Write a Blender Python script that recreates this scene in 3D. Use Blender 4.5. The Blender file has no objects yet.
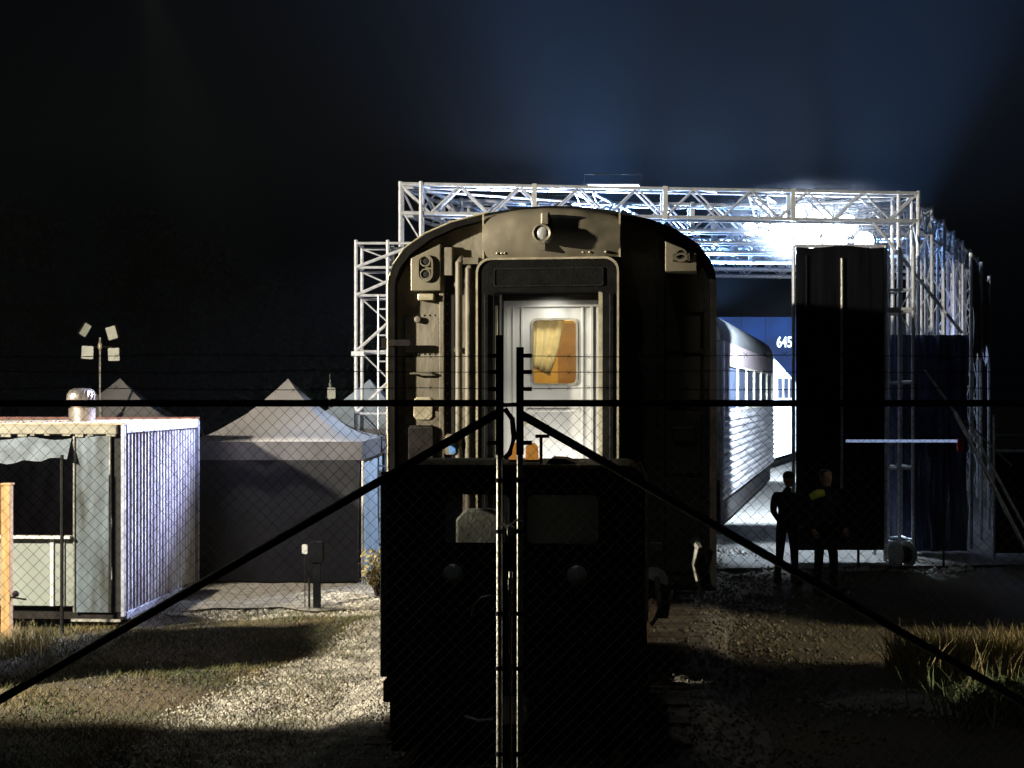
import bpy, math, random
from mathutils import Vector, Matrix
random.seed(7)
PI = math.pi
R = math.radians
S = bpy.context.scene
COL = S.collection

# ------------------------------------------------------------------ camera, world, lights
H, F, HOR = 2.7, 1400.0, 395.0
cam_d = bpy.data.cameras.new('camera'); cam = bpy.data.objects.new('camera', cam_d); COL.objects.link(cam)
cam.location = (0, 0, H); cam.rotation_euler = (R(90), 0, 0)
cam_d.sensor_width = 36; cam_d.lens = F / 1024 * 36; cam_d.shift_y = (HOR - 384) / 1024
cam_d.clip_start = .1; cam_d.clip_end = 1500
S.camera = cam

w = bpy.data.worlds.new('World'); S.world = w; w.use_nodes = True
bg = w.node_tree.nodes['Background']
bg.inputs[0].default_value = (.26, .48, .74, 1); bg.inputs[1].default_value = .0010

S.view_settings.view_transform = 'Standard'; S.view_settings.look = 'None'
S.view_settings.exposure = 0; S.view_settings.gamma = 1
S.cycles.use_denoising = True
S.cycles.max_bounces = 6; S.cycles.diffuse_bounces = 3; S.cycles.glossy_bounces = 3
S.cycles.transmission_bounces = 4; S.cycles.volume_bounces = 0; S.cycles.transparent_max_bounces = 12
S.cycles.sample_clamp_indirect = 3; S.cycles.caustics_reflective = False; S.cycles.caustics_refractive = False


def lamp(name, kind, loc, aim, energy, color, size=.2, angle=60, blend=.3):
    d = bpy.data.lights.new(name, kind); o = bpy.data.objects.new(name, d); COL.objects.link(o)
    o.location = loc; d.energy = energy; d.color = color
    if kind != 'SUN': d.shadow_soft_size = size
    if kind == 'SPOT': d.spot_size = R(angle); d.spot_blend = blend
    if kind == 'SUN': d.angle = R(size)
    if aim is not None:
        o.rotation_euler = (Vector(aim) - Vector(loc)).to_track_quat('-Z', 'Y').to_euler()
    return o


WARM, COLD, BLUE = (1, .91, .74), (.62, .78, 1), (.25, .5, 1)
moon = lamp('moon_light', 'SUN', (0, 0, 30), (8, 12, 0), .045, (.8, .9, 1), 1)
# the site floodlight left of the frame, just past the gate
lamp('site_floodlight_warm', 'SPOT', (-10, 9.6, 5.3), (-10 + math.cos(R(47)) * 10, 9.6 + math.sin(R(47)) * 10, 3.8), 11500, WARM, .16, 80, .10)
lamp('gate_stile_fill_warm', 'SPOT', (-10, 11.2, 1.4), (0, 8.2, 1.22), 4200, (1, .94, .76), .1, 13, .35)  # added fill, puts the bright edge on the gate stiles
lamp('bank_fill_warm', 'SPOT', (13, 11.5, 3.6), (5.3, 14.9, .2), 5200, (1, .86, .6), .1, 19, .6)  # added unseen spot, brightens the grass bank and soil at right
lamp('person_patch_fill', 'SPOT', (13, 11.5, 3.6), (4.2, 19.3, 1.5), 220, (1, .9, .7), .1, 7, .8)  # added narrow spot for one person's shoulder patch
lamp('road_fill_warm', 'SPOT', (-5.2, 19.3, 9.0), (-2.7, 18.8, 0), 5200, WARM, .1, 24, .4)  # added unseen spot, brightens the gravel strip before the tents
# the cold work lamps hung in the truss roof
lamp('work_lamp_right', 'SPOT', (12.3, 38.2, 4.4), (9.8, 47, 2.0), 60000, COLD, .25, 60, .5)
lamp('work_lamp_near', 'SPOT', (6.9, 27.0, 5.2), (5.4, 32.0, 1.6), 24000, COLD, .2, 70, .6)
lamp('work_lamp_floor', 'SPOT', (5.0, 26.2, 4.6), (5.1, 23.7, 0), 3000, COLD, .2, 46, .6)
lamp('work_lamp_tent', 'SPOT', (1.0, 22.95, 6.25), (-2.1, 21.2, .9), 2600, (.6, .75, 1), .1, 40, .5)
lamp('work_lamp_glow', 'SPOT', (5.5, 26.4, 5.2), (5.0, 24.3, 6.6), 9000, COLD, .2, 90, .6)
lamp('work_lamp_left', 'SPOT', (1.0, 22.9, 6.3), (-4.4, 17.9, 2.35), 36000, (.60, .66, 1), .25, 24, .95)
lamp('work_lamp_mid', 'SPOT', (2.0, 26.5, 5.0), (2.4, 25.5, 8), 8500, (.25, .48, 1), .15, 140, .7)
lamp('work_lamp_front', 'SPOT', (0.0, 24.6, 4.9), (.6, 22.9, 6.3), 9000, (.5, .65, 1), .15, 120, .8)
lamp('work_lamp_back', 'SPOT', (4.6, 32.0, 4.6), (5.0, 30.5, 8), 9000, (.24, .48, 1), .2, 140, .7)
lamp('work_lamp_side', 'POINT', (9.2, 29.5, 3.2), None, 90, (.4, .5, 1), .2)
lamp('sky_beam_left', 'SPOT', (2.3, 30.0, 4.75), (1.1, 30.3, 12), 30000, (.10, .38, 1), .25, 48, .95)
lamp('sky_beam_right', 'SPOT', (7.5, 31.0, 3.6), (9.3, 31.2, 12), 36000, (.17, .42, 1), .25, 36, .35)


# ------------------------------------------------------------------ materials
def mat(name, col, rough=.6, metal=0, var=.25, scale=6, bump=.15, bscale=40, col2=None, emit=None, es=0, stretch=None):
    m = bpy.data.materials.new(name); m.use_nodes = True
    nt = m.node_tree; b = nt.nodes['Principled BSDF']
    tc = nt.nodes.new('ShaderNodeTexCoord'); mp = nt.nodes.new('ShaderNodeMapping')
    nt.links.new(tc.outputs['Object'], mp.inputs[0])
    if stretch: mp.inputs['Scale'].default_value = stretch
    n = nt.nodes.new('ShaderNodeTexNoise'); n.inputs['Scale'].default_value = scale; n.inputs['Detail'].default_value = 8
    nt.links.new(mp.outputs[0], n.inputs['Vector'])
    cr = nt.nodes.new('ShaderNodeValToRGB')
    c2 = col2 or tuple(c * (1 - var) for c in col)
    c1 = col if col2 else tuple(min(1, c * (1 + var)) for c in col)
    cr.color_ramp.elements[0].position = .36; cr.color_ramp.elements[1].position = .64
    cr.color_ramp.elements[0].color = (*c2, 1); cr.color_ramp.elements[1].color = (*c1, 1)
    nt.links.new(n.outputs['Fac'], cr.inputs[0]); nt.links.new(cr.outputs[0], b.inputs['Base Color'])
    b.inputs['Metallic'].default_value = metal
    mr = nt.nodes.new('ShaderNodeMapRange'); mr.inputs[3].default_value = max(.04, rough - .12); mr.inputs[4].default_value = min(1, rough + .15)
    nt.links.new(n.outputs['Fac'], mr.inputs[0]); nt.links.new(mr.outputs[0], b.inputs['Roughness'])
    if bump:
        n2 = nt.nodes.new('ShaderNodeTexNoise'); n2.inputs['Scale'].default_value = bscale; n2.inputs['Detail'].default_value = 5
        nt.links.new(mp.outputs[0], n2.inputs['Vector'])
        bp = nt.nodes.new('ShaderNodeBump'); bp.inputs['Strength'].default_value = bump; bp.inputs['Distance'].default_value = .02
        nt.links.new(n2.outputs['Fac'], bp.inputs['Height']); nt.links.new(bp.outputs[0], b.inputs['Normal'])
    if emit:
        b.inputs['Emission Color'].default_value = (*emit, 1); b.inputs['Emission Strength'].default_value = es
    return m


def matte(m, sp=0.0):
    m.node_tree.nodes['Principled BSDF'].inputs['Specular IOR Level'].default_value = sp
    return m


def glass(name, col=(.9, .95, .95), rough=.05, alpha=.25):
    m = bpy.data.materials.new(name); m.use_nodes = True; nt = m.node_tree
    b = nt.nodes['Principled BSDF']; b.inputs['Base Color'].default_value = (*col, 1)
    b.inputs['Roughness'].default_value = rough; b.inputs['Alpha'].default_value = alpha
    n = nt.nodes.new('ShaderNodeTexNoise'); n.inputs['Scale'].default_value = 9
    mr = nt.nodes.new('ShaderNodeMapRange'); mr.inputs[3].default_value = alpha * .7; mr.inputs[4].default_value = min(1, alpha * 1.3)
    nt.links.new(n.outputs['Fac'], mr.inputs[0]); nt.links.new(mr.outputs[0], b.inputs['Alpha'])
    return m


M = dict(
    soil=mat('dry_soil', (.095, .070, .040), .95, 0, .4, .9, .9, 14, col2=(.045, .040, .022)),
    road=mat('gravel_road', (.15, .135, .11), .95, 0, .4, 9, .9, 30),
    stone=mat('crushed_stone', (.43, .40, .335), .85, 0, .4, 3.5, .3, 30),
    blade=mat('dry_grass', (.20, .155, .06), .8, 0, .3, 1.2, 0, col2=(.07, .09, .03)),
    straw=mat('straw_grass', (.42, .34, .15), .85, 0, .3, 2, 0, col2=(.26, .22, .09)),
    green=mat('green_weed', (.12, .16, .06), .8, 0, .3, 4, 0),
    leaf=mat('tree_leaves', (.035, .05, .022), .8, 0, .4, .6, 0),
    bark=mat('bark', (.10, .08, .06), .9, 0, .3, 5, .5),
    rust=mat('rail_steel', (.12, .08, .05), .6, .5, .3, 8, .2),
    wood=mat('weathered_timber', (.42, .25, .10), .75, 0, .25, 3, .3, 30, stretch=(8, 8, .6)),
    sleeper=mat('sleeper_timber', (.08, .065, .05), .95, 0, .3, 3, .5),
    rim=mat('shaded_rim', (.012, .011, .010), .85, 0, .3, 6, .2),  # rim blackened in colour to keep it in shade
    tan=mat('dusty_tan_steel', (.245, .22, .165), .55, .1, .22, 2.6, .3, 12, col2=(.155, .135, .096), stretch=(1.6, 1.6, .9)),
    hood=mat('dull_bronze_steel', (.30, .265, .19), .42, .35, .2, 2.2, .3, 5, col2=(.19, .165, .115)),
    roofm=mat('sooty_roof', (.035, .032, .028), .7, .1, .3, 4, .3),
    rubber=mat('black_rubber', (.009, .009, .008), .85, 0, .3, 10, .35, 60),
    trim=mat('bright_trim', (.62, .55, .38), .35, .4, .2, 10, .1),
    door=mat('door_paint', (.50, .50, .47), .4, .1, .10, 3, .12, 8),
    curtain=mat('yellow_curtain', (.92, .74, .32), .9, 0, .1, 12, .1),
    brown=mat('brown_interior', (.36, .20, .06), .6, 0, .2, 6, .1),
    cream=mat('cream_lining', (.80, .55, .15), .7, 0, .1, 6, .1),
    steel=mat('stainless_side', (.40, .37, .36), .4, .5, .4, 3, .15, 12, stretch=(1, .25, 3)),
    brownside=mat('brown_side_band', (.20, .15, .14), .5, .2, .35, 6, .15, 12, stretch=(1, 1.5, .3)),
    white=mat('white_engine_paint', (.78, .82, .86), .35, .1, .1, 3, .1),
    black=mat('black_paint', (.012, .012, .013), .55, .1, .4, 6, .3, 18),
    vblack=mat('shunter_paint', (.006, .007, .008), .75, 0, .5, 5, .35, 14),
    under=mat('underframe_grime', (.025, .022, .02), .8, .2, .3, 8, .3),
    alu=mat('truss_aluminium', (.74, .76, .80), .42, .25, .15, 12, .1),
    galv=mat('galvanised_tube', (.55, .53, .46), .38, .75, .2, 20, .15, 60),
    gdark=mat('dark_gate_tube', (.02, .02, .019), .7, .2, .3, 14, .2),
    wire=mat('silhouette_mesh_wire', (.014, .013, .011), .95, 0, .3, 30, 0),  # wire darkened in colour so the mesh stays a silhouette
    drape=mat('black_drape', (.006, .006, .008), .8, 0, .3, 2, .5, 5, stretch=(3, 3, .5)),
    sheet=mat('dark_blue_sheeting', (.03, .035, .065), .35, 0, .5, 1.6, .9, 4, stretch=(2, 2, .7)),
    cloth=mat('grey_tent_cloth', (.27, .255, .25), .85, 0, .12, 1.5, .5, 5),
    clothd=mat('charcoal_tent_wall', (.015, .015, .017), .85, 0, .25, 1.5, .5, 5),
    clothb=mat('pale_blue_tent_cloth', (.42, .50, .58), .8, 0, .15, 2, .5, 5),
    contw=mat('corrugated_steel', (.56, .56, .60), .42, .15, .3, 5, .2, 20, col2=(.30, .28, .33), stretch=(1, 1, .3)),
    controof=mat('faded_tan_roof', (.42, .33, .22), .8, 0, .25, 3, .4),
    awn=mat('grey_blue_awning', (.13, .155, .175), .8, 0, .3, 6, .4),
    clothv=mat('shaded_valance_cloth', (.12, .115, .12), .85, 0, .2, 2, .5, 5),
    frame=mat('dull_frame_steel', (.36, .38, .44), .5, .2, .3, 6, .3),
    rubberg=mat('grey_window_seal', (.22, .21, .17), .6, 0, .2, 12, .1),
    red=mat('red_oxide', (.13, .04, .03), .6, 0, .3, 8, .2),
    header=mat('pale_header', (.25, .235, .18), .7, 0, .3, 4, .3),
    panel=mat('pale_green_panel', (.22, .245, .215), .65, 0, .12, 2, .15),
    shinyp=mat('blue_steel_painted_reflections', (.15, .19, .22), .35, .1, .4, 1.4, .5, 3, col2=(.055, .06, .055), stretch=(3.2, 1, .8)),  # pale and dark patches imitate bluish light reflected by the door
    alu2=mat('spun_aluminium', (.75, .68, .62), .28, .9, .1, 10, .05),
    lampface=mat('frosted_lamp_face', (.62, .62, .52), .5, 0, .1, 12, .1),
    amber=mat('glowing_amber_plastic', (.75, .26, .03), .35, 0, .15, 12, .05, emit=(1, .42, .08), es=.35),  # emission added so the unlit beacons show orange
    bluep=mat('blue_plastic', (.15, .35, .75), .4, 0, .1, 12, .05),
    whitep=mat('white_plastic', (.60, .60, .57), .45, 0, .08, 12, .05),
    bluewall=mat('deep_blue_wall', (.004, .015, .055), .7, 0, .35, .7, .2, 3),
    skin=mat('skin', (.45, .28, .20), .6, 0, .1, 12, .05),
    hair=mat('dark_hair', (.03, .02, .015), .7, 0, .3, 40, .3),
    work=mat('dark_work_clothes', (.012, .013, .018), .85, 0, .3, 8, .4, 14),
    hivis=mat('hi_vis_cloth', (.55, .62, .06), .7, 0, .15, 12, .2),
    boot=mat('boot_leather', (.05, .035, .025), .7, 0, .3, 12, .3),
    pvc=mat('blocker_plastic', (.08, .2, .32), .5, 0, .1, 3, .1),
    digit=mat('glowing_white_digits', (.8, .85, .9), .5, 0, .05, 5, 0, emit=(.8, .9, 1), es=.9),  # number glows by its own emission, no lamp in it
    glow=mat('lit_lens', (1, 1, 1), .3, 0, 0, 5, 0, emit=(.85, .92, 1), es=40),
    redl=mat('red_end_cap', (.7, .05, .04), .4, 0, .1, 12, .05),
    glassf=glass('frosted_grey_glass', (.10, .105, .10), .6, .80),
    glassd=glass('cab_glass', (.3, .34, .32), .08, .30),
    glassw=glass('door_glass', (.25, .25, .2), .05, .06),
    sideglass=mat('tinted_side_window', (.025, .03, .045), .35, 0, .3, 3, .05),
    lens=mat('clear_lamp_lens', (.55, .56, .54), .2, .2, .1, 20, .3, 50),
    hose=mat('worn_pale_hose', (.42, .40, .34), .45, .1, .2, 20, .2),
    dark=mat('flat_dark', (.008, .008, .008), .8, 0, .2, 8, 0),
)


for k_ in ('wire', 'rubber', 'vblack', 'gdark', 'drape', 'work', 'under', 'bluewall'): matte(M[k_], .08)
_b = M['sheet'].node_tree; _p = _b.nodes['Principled BSDF']; _t = _b.nodes.new('ShaderNodeBsdfTranslucent'); _t.inputs[0].default_value = (.05, .06, .16, 1)
_m = _b.nodes.new('ShaderNodeMixShader'); _m.inputs[0].default_value = .05
_o = [n_ for n_ in _b.nodes if n_.type == 'OUTPUT_MATERIAL'][0]
_b.links.new(_p.outputs[0], _m.inputs[1]); _b.links.new(_t.outputs[0], _m.inputs[2]); _b.links.new(_m.outputs[0], _o.inputs['Surface'])


_b = M['glassf'].node_tree; _p = _b.nodes['Principled BSDF']
for _l in list(_p.inputs['Alpha'].links): _b.links.remove(_l)
_p.inputs['Alpha'].default_value = 1; _t = _b.nodes.new('ShaderNodeBsdfTranslucent'); _t.inputs[0].default_value = (.55, .57, .53, 1)
_m = _b.nodes.new('ShaderNodeMixShader'); _m.inputs[0].default_value = .75
_o = [n_ for n_ in _b.nodes if n_.type == 'OUTPUT_MATERIAL'][0]
_b.links.new(_p.outputs[0], _m.inputs[1]); _b.links.new(_t.outputs[0], _m.inputs[2]); _b.links.new(_m.outputs[0], _o.inputs['Surface'])


# ------------------------------------------------------------------ mesh builder
class MB:
    def __init__(s): s.v = []; s.f = []

    def add(s, vs, fs):
        n = len(s.v); s.v += [tuple(p) for p in vs]; s.f += [tuple(i + n for i in f) for f in fs]; return s

    def box(s, x0, x1, y0, y1, z0, z1, b=0):
        if b:
            pts = []
            for z in (z0, z1):
                pass
            poly = [(x0 + b, z0), (x1 - b, z0), (x1, z0 + b), (x1, z1 - b), (x1 - b, z1), (x0 + b, z1), (x0, z1 - b), (x0, z0 + b)]
            return s.prism(poly, y0, y1)
        return s.add([(x0, y0, z0), (x1, y0, z0), (x1, y1, z0), (x0, y1, z0), (x0, y0, z1), (x1, y0, z1), (x1, y1, z1), (x0, y1, z1)],
                     [(0, 3, 2, 1), (4, 5, 6, 7), (0, 1, 5, 4), (1, 2, 6, 5), (2, 3, 7, 6), (3, 0, 4, 7)])

    def prism(s, poly, y0, y1):        # polygon in xz (ccw seen from -y), extruded along y
        n = len(poly)
        vs = [(x, y0, z) for x, z in poly] + [(x, y1, z) for x, z in poly]
        fs = [tuple(range(n)), tuple(range(2 * n - 1, n - 1, -1))]
        for i in range(n):
            j = (i + 1) % n; fs.append((i, i + n, j + n, j))
        return s.add(vs, fs)

    def ring(s, outer, inner, y0, y1):  # same-count loops in xz
        n = len(outer)
        vs = [(x, y0, z) for x, z in outer] + [(x, y0, z) for x, z in inner] + [(x, y1, z) for x, z in outer] + [(x, y1, z) for x, z in inner]
        fs = []
        for i in range(n):
            j = (i + 1) % n
            fs += [(i, j, j + n, i + n), (i + 2 * n, i + 3 * n, j + 3 * n, j + 2 * n), (i, i + 2 * n, j + 2 * n, j), (i + n, j + n, j + 3 * n, i + 3 * n)]
        return s.add(vs, fs)

    def tube(s, pts, r, n=6, cap=True):
        pts = [Vector(p) for p in pts]; rings = []
        for i, p in enumerate(pts):
            d = (pts[min(i + 1, len(pts) - 1)] - pts[max(i - 1, 0)]).normalized()
            u = d.orthogonal().normalized() if abs(d.z) > .95 else d.cross(Vector((0, 0, 1))).normalized()
            v = d.cross(u); rr = r[i] if isinstance(r, (list, tuple)) else r
            rings.append([p + u * math.cos(a) * rr + v * math.sin(a) * rr for a in [2 * PI * k / n for k in range(n)]])
        vs = [q for g in rings for q in g]; fs = []
        for i in range(len(pts) - 1):
            for k in range(n):
                l = (k + 1) % n; fs.append((i * n + k, i * n + l, (i + 1) * n + l, (i + 1) * n + k))
        if cap: fs += [tuple(range(n - 1, -1, -1)), tuple((len(pts) - 1) * n + k for k in range(n))]
        return s.add(vs, fs)

    def lathe(s, prof, c, axis='z', n=20):  # prof: (radius, height)
        vs = []; fs = []
        for r, h in prof:
            for k in range(n):
                a = 2 * PI * k / n; p = (r * math.cos(a), r * math.sin(a), h)
                if axis == 'y': p = (p[0], p[2], p[1])
                if axis == 'x': p = (p[2], p[0], p[1])
                vs.append((p[0] + c[0], p[1] + c[1], p[2] + c[2]))
        for i in range(len(prof) - 1):
            for k in range(n):
                l = (k + 1) % n; fs.append((i * n + k, i * n + l, (i + 1) * n + l, (i + 1) * n + k))
        fs += [tuple(range(n)), tuple((len(prof) - 1) * n + k for k in range(n))]
        return s.add(vs, fs)

    def build(s, name, m, parent=None, smooth=False, loc=None, bevel=0):
        me = bpy.data.meshes.new(name); me.from_pydata(s.v, [], s.f); me.update()
        o = bpy.data.objects.new(name, me); COL.objects.link(o)
        me.materials.append(M[m] if isinstance(m, str) else m)
        import bmesh
        bm = bmesh.new(); bm.from_mesh(me); bmesh.ops.recalc_face_normals(bm, faces=bm.faces); bm.to_mesh(me); bm.free()
        if smooth:
            for p in me.polygons: p.use_smooth = True
            try: me.set_sharp_from_angle(angle=R(40))
            except Exception: pass
        if parent: o.parent = parent
        if loc: o.location = loc
        if bevel:
            b = o.modifiers.new('bevel', 'BEVEL'); b.width = bevel; b.segments = 2; b.limit_method = 'ANGLE'
        return o


def tag(o, label=None, cat=None, group=None, kind=None):
    if label: o['label'] = label
    if cat: o['category'] = cat
    if group: o['group'] = group
    if kind: o['kind'] = kind
    return o


def thing(name, label, cat, loc=(0, 0, 0), rz=0, group=None):
    o = bpy.data.objects.new(name, None); COL.objects.link(o); o.location = loc; o.rotation_euler = (0, 0, rz)
    return tag(o, label, cat, group)


def copy_tree(o, parent=None):
    c = o.copy(); COL.objects.link(c)
    if parent: c.parent = parent
    for ch in list(o.children): copy_tree(ch, c)
    return c


def P(px, py, Y): return Vector(((px - 512) * Y / F, Y, H + (HOR - py) * Y / F))


def topround(x0, x1, z0, z1, r, k=7):
    pts = [(x0, z0), (x1, z0)]
    for i in range(k + 1): a = i * PI / 2 / k; pts.append((x1 - r + r * math.cos(a), z1 - r + r * math.sin(a)))
    for i in range(k + 1): a = PI / 2 + i * PI / 2 / k; pts.append((x0 + r + r * math.cos(a), z1 - r + r * math.sin(a)))
    return pts


def rrect(x0, x1, z0, z1, r, k=5, corners=(1, 1, 1, 1)):   # bl, br, tr, tl
    pts = []
    for (cx, cz, a0, on) in ((x0 + r, z0 + r, PI, corners[0]), (x1 - r, z0 + r, 1.5 * PI, corners[1]), (x1 - r, z1 - r, 0, corners[2]), (x0 + r, z1 - r, .5 * PI, corners[3])):
        for i in range(k + 1):
            a = a0 + i * PI / 2 / k
            if on: pts.append((cx + r * math.cos(a), cz + r * math.sin(a)))
            else:
                sx = -1 if cx < (x0 + x1) / 2 else 1; sz = -1 if cz < (z0 + z1) / 2 else 1
                e = .0005 * i
                pts.append((cx + sx * (r - (e if i else 0)), cz + sz * r))
    return pts


# ------------------------------------------------------------------ the ground
def track_x(y):          # centre line of the curving track
    if y < 12.85: return .36 - (12.85 - y) * .11
    if y < 28.3: return .36 + (y - 12.85) * .139
    if y < 44: return 2.51 + (y - 28.3) * .235
    return 6.2 + (y - 44) * .34


g = MB(); N = 90
gx = [-250, -120, -60, -30, -18] + [-12 + i * .4 for i in range(61)] + [18, 30, 60, 120, 250]
gy = [-40, -10, 0, 4] + [7 + i * .4 for i in range(85)] + [46, 60, 90, 160, 400]
def hgt(x, y):
    h = .03 * math.sin(x * 1.7 + y * .6) + .025 * math.sin(y * 2.3 - x * .8) + .02 * math.sin(x * 4.1) * math.sin(y * 3.7)
    return h * (1 if 7 < y < 45 and abs(x) < 14 else 0) - .06
vs = [(x, y, hgt(x, y)) for y in gy for x in gx]
nx = len(gx)
fs = [(j * nx + i, j * nx + i + 1, (j + 1) * nx + i + 1, (j + 1) * nx + i) for j in range(len(gy) - 1) for i in range(nx - 1)]
tag(g.add(vs, fs).build('ground', 'soil', smooth=True), kind='structure')

# track bed
b = MB(); ys = [4 + i * 1.0 for i in range(72)]
prof = [(-1.9, -.09), (-1.45, .03), (1.45, .03), (1.9, -.09)]
vs = [(track_x(y) + a, y, z) for y in ys for a, z in prof]
fs = [(j * 4 + i, j * 4 + i + 1, (j + 1) * 4 + i + 1, (j + 1) * 4 + i) for j in range(len(ys) - 1) for i in range(3)]
tag(b.add(vs, fs).build('track_bed', 'road'), kind='structure')
# gravel road strip passing behind the kiosk and the pad of the work area
b = MB(); vs = []; fs = []
for i in range(40):
    x = -16 + i * .42
    vs += [(x, 17.9 + .16 * math.sin(i * 1.3) + .1 * math.sin(i * 3.1), -.035), (x, 20.2 + .1 * math.sin(i * .6), .012)]
for i in range(39): fs.append((2 * i, 2 * i + 2, 2 * i + 3, 2 * i + 1))
tag(b.add(vs, fs).build('path', 'road'), kind='structure')
b = MB(); vs = [(2.3, 21.6, .016), (9.5, 22.3, .016), (17, 55, .016), (5.5, 55, .016)]
tag(b.add(vs, [(0, 1, 2, 3)]).build('pavement', 'road'), kind='structure')


def stones(name, n, region, smin, smax, m='stone'):
    b = MB(); k = 0
    while k < n:
        x, y = region()
        s = random.uniform(smin, smax); c = Vector((x, y, max(hgt(x, y), .035 - max(0, abs(x - track_x(y)) - 1.45) * .25 if abs(x - track_x(y)) < 1.85 else -1) + s * .25))
        rot = Matrix.Rotation(random.uniform(0, 6.28), 3, 'Z') @ Matrix.Rotation(random.uniform(0, 6.28), 3, 'X')
        base = [(1, 0, 0), (-1, 0, 0), (0, 1, 0), (0, -1, 0), (0, 0, 1), (0, 0, -1)]
        pts = []
        for p in base:
            q = rot @ Vector([p[0] * random.uniform(.6, 1.2), p[1] * random.uniform(.6, 1.2), p[2] * random.uniform(.4, .9)]) + Vector([random.uniform(-.25, .25) for _ in range(3)])
            pts.append(c + q * s)
        b.add(pts, [(0, 2, 4), (2, 1, 4), (1, 3, 4), (3, 0, 4), (2, 0, 5), (1, 2, 5), (3, 1, 5), (0, 3, 5)]); k += 1
    return tag(b.build(name, m), kind='stuff')


def reg_left():
    while True:
        y = random.uniform(9.6, 17.6); lo = -2.75 if y < 12 else -2.75 + (y - 12) * .25
        x = random.uniform(lo - .5, -.25)
        if x > lo or random.random() < max(0, 1 - (lo - x) * 3.2) * .6:
            return x, y
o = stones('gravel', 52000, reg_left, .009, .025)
tag(o, 'pale crushed ballast gravel spilling left of the track, lit by the floodlight', 'gravel')
def reg_right():
    while True:
        y = random.uniform(10, 24); x = track_x(y) + random.uniform(1.1, 2.6) + random.gauss(0, .25)
        return x, y
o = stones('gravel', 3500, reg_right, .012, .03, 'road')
tag(o, 'dull gravel shoulder in the dark along the right of the track', 'gravel')
def reg_path():
    return random.uniform(-5.5, -1.1), random.uniform(17.5, 20.1)
o = stones('gravel', 15000, reg_path, .010, .026)
tag(o, 'loose stones on the gravel road between kiosk and tents', 'gravel')
def reg_band():
    t = random.random(); return 3.0 + t * 1.2 + random.gauss(0, .2), 12.6 - t * .5 + random.gauss(0, .15)
o = stones('gravel', 2600, reg_band, .012, .03)
tag(o, 'thin streak of grey stones on the bare soil right of the track', 'gravel')


def grass(name, n, region, h0, h1, m, wdt=.006, lean=.35):
    b = MB()
    for _ in range(n):
        x, y = region(); z = hgt(x, y) - .01; h = random.uniform(h0, h1); a = random.uniform(0, 6.28)
        dx, dy = math.cos(a) * wdt, math.sin(a) * wdt; lx, ly = random.gauss(0, lean) * h, random.gauss(0, lean) * h
        b.add([(x - dx, y - dy, z), (x + dx, y + dy, z), (x + lx * .4 + dx * .7, y + ly * .4 + dy * .7, z + h * .55), (x + lx * .4 - dx * .7, y + ly * .4 - dy * .7, z + h * .55), (x + lx, y + ly, z + h)],
              [(0, 1, 2, 3), (3, 2, 4)])
    return tag(b.build(name, m), kind='stuff')


def rl():
    while True:
        y = random.uniform(9.8, 18); x = random.uniform(-7.2, -1.6)
        if math.sin(x * 2.1 + 1.3 * math.sin(y * 1.9)) + math.sin(y * 3.1 + x) > random.uniform(-2.3, .7): return x, y
tag(grass('grass', 42000, rl, .02, .075, 'blade', .0045, .55), 'short patchy grass on the lit ground before the kiosk', 'grass')
def rl2():
    return random.gauss(-5.35, .22), random.gauss(15.0, .18)
tag(grass('grass', 900, rl2, .08, .32, 'straw', .006, .35), 'tuft of straw grass round the foot of the orange timber post', 'grass')
def rr():
    x = random.uniform(3.75, 6.4); return x, 13.6 + (x - 3.5) * .10 + random.gauss(0, .25)
tag(grass('grass', 7000, rr, .15, .52, 'straw', .007, .3), 'bank of tall dry straw grass at right, caught by the floodlight', 'grass')
def rr2():
    return random.uniform(2.0, 5.5), random.uniform(13.0, 21)
tag(grass('grass', 9000, rr2, .015, .05, 'blade', .005, .6), 'sparse dry stubble right of the track', 'grass')
def rr3():
    return random.gauss(4.35, .28), random.gauss(12.0, .25)
tag(grass('weeds', 1100, rr3, .12, .36, 'green', .010, .4), 'green weeds low at the right edge of the picture', 'weeds')

def reg_soil():
    return random.uniform(-7, -2), random.uniform(9.8, 17.5)
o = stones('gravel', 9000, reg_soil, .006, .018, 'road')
tag(o, 'fine grit strewn over the grass and soil before the kiosk', 'gravel')
def reg_gap():
    return random.uniform(3.0, 7.2), random.uniform(21.7, 29)
o = stones('gravel', 5000, reg_gap, .03, .07)
tag(o, 'cold lit gravel in the gap between the carriage and the black panel', 'gravel')
# rails
for k, sx in enumerate((-1, 1)):
    b = MB(); pts = [(track_x(y) + sx * .7175, y, .2) for y in [5 + i * 1.0 for i in range(60)]]
    vs = []; fs = []
    pr = [(-.07, .06), (.07, .06), (.07, .075), (.012, .09), (.012, .17), (.035, .185), (.035, .21), (-.035, .21), (-.035, .185), (-.012, .17), (-.012, .09), (-.07, .075)]
    for p in pts: vs += [(p[0] + a, p[1], z) for a, z in pr]
    n = len(pr)
    for i in range(len(pts) - 1):
        for q in range(n): fs.append((i * n + q, i * n + (q + 1) % n, (i + 1) * n + (q + 1) % n, (i + 1) * n + q))
    tag(b.add(vs, fs).build('rail', 'rust'), ('left' if sx < 0 else 'right') + ' steel rail under the train, worn shiny on top', 'rail', 'rails of the track')
sl = None
for i in range(30):
    y = 8.0 + i * .68
    if sl is None:
        b = MB(); b.box(-1.25, 1.25, -.12, .12, -.08, .06, .015)
        sl = b.build('sleeper', 'sleeper'); o = sl
    else:
        o = sl.copy(); COL.objects.link(o)
    tag(o, 'dark timber sleeper under the rails, in the shade of the train', 'sleeper', 'sleepers of the track'); o.location = (track_x(y), y, .0)

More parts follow.
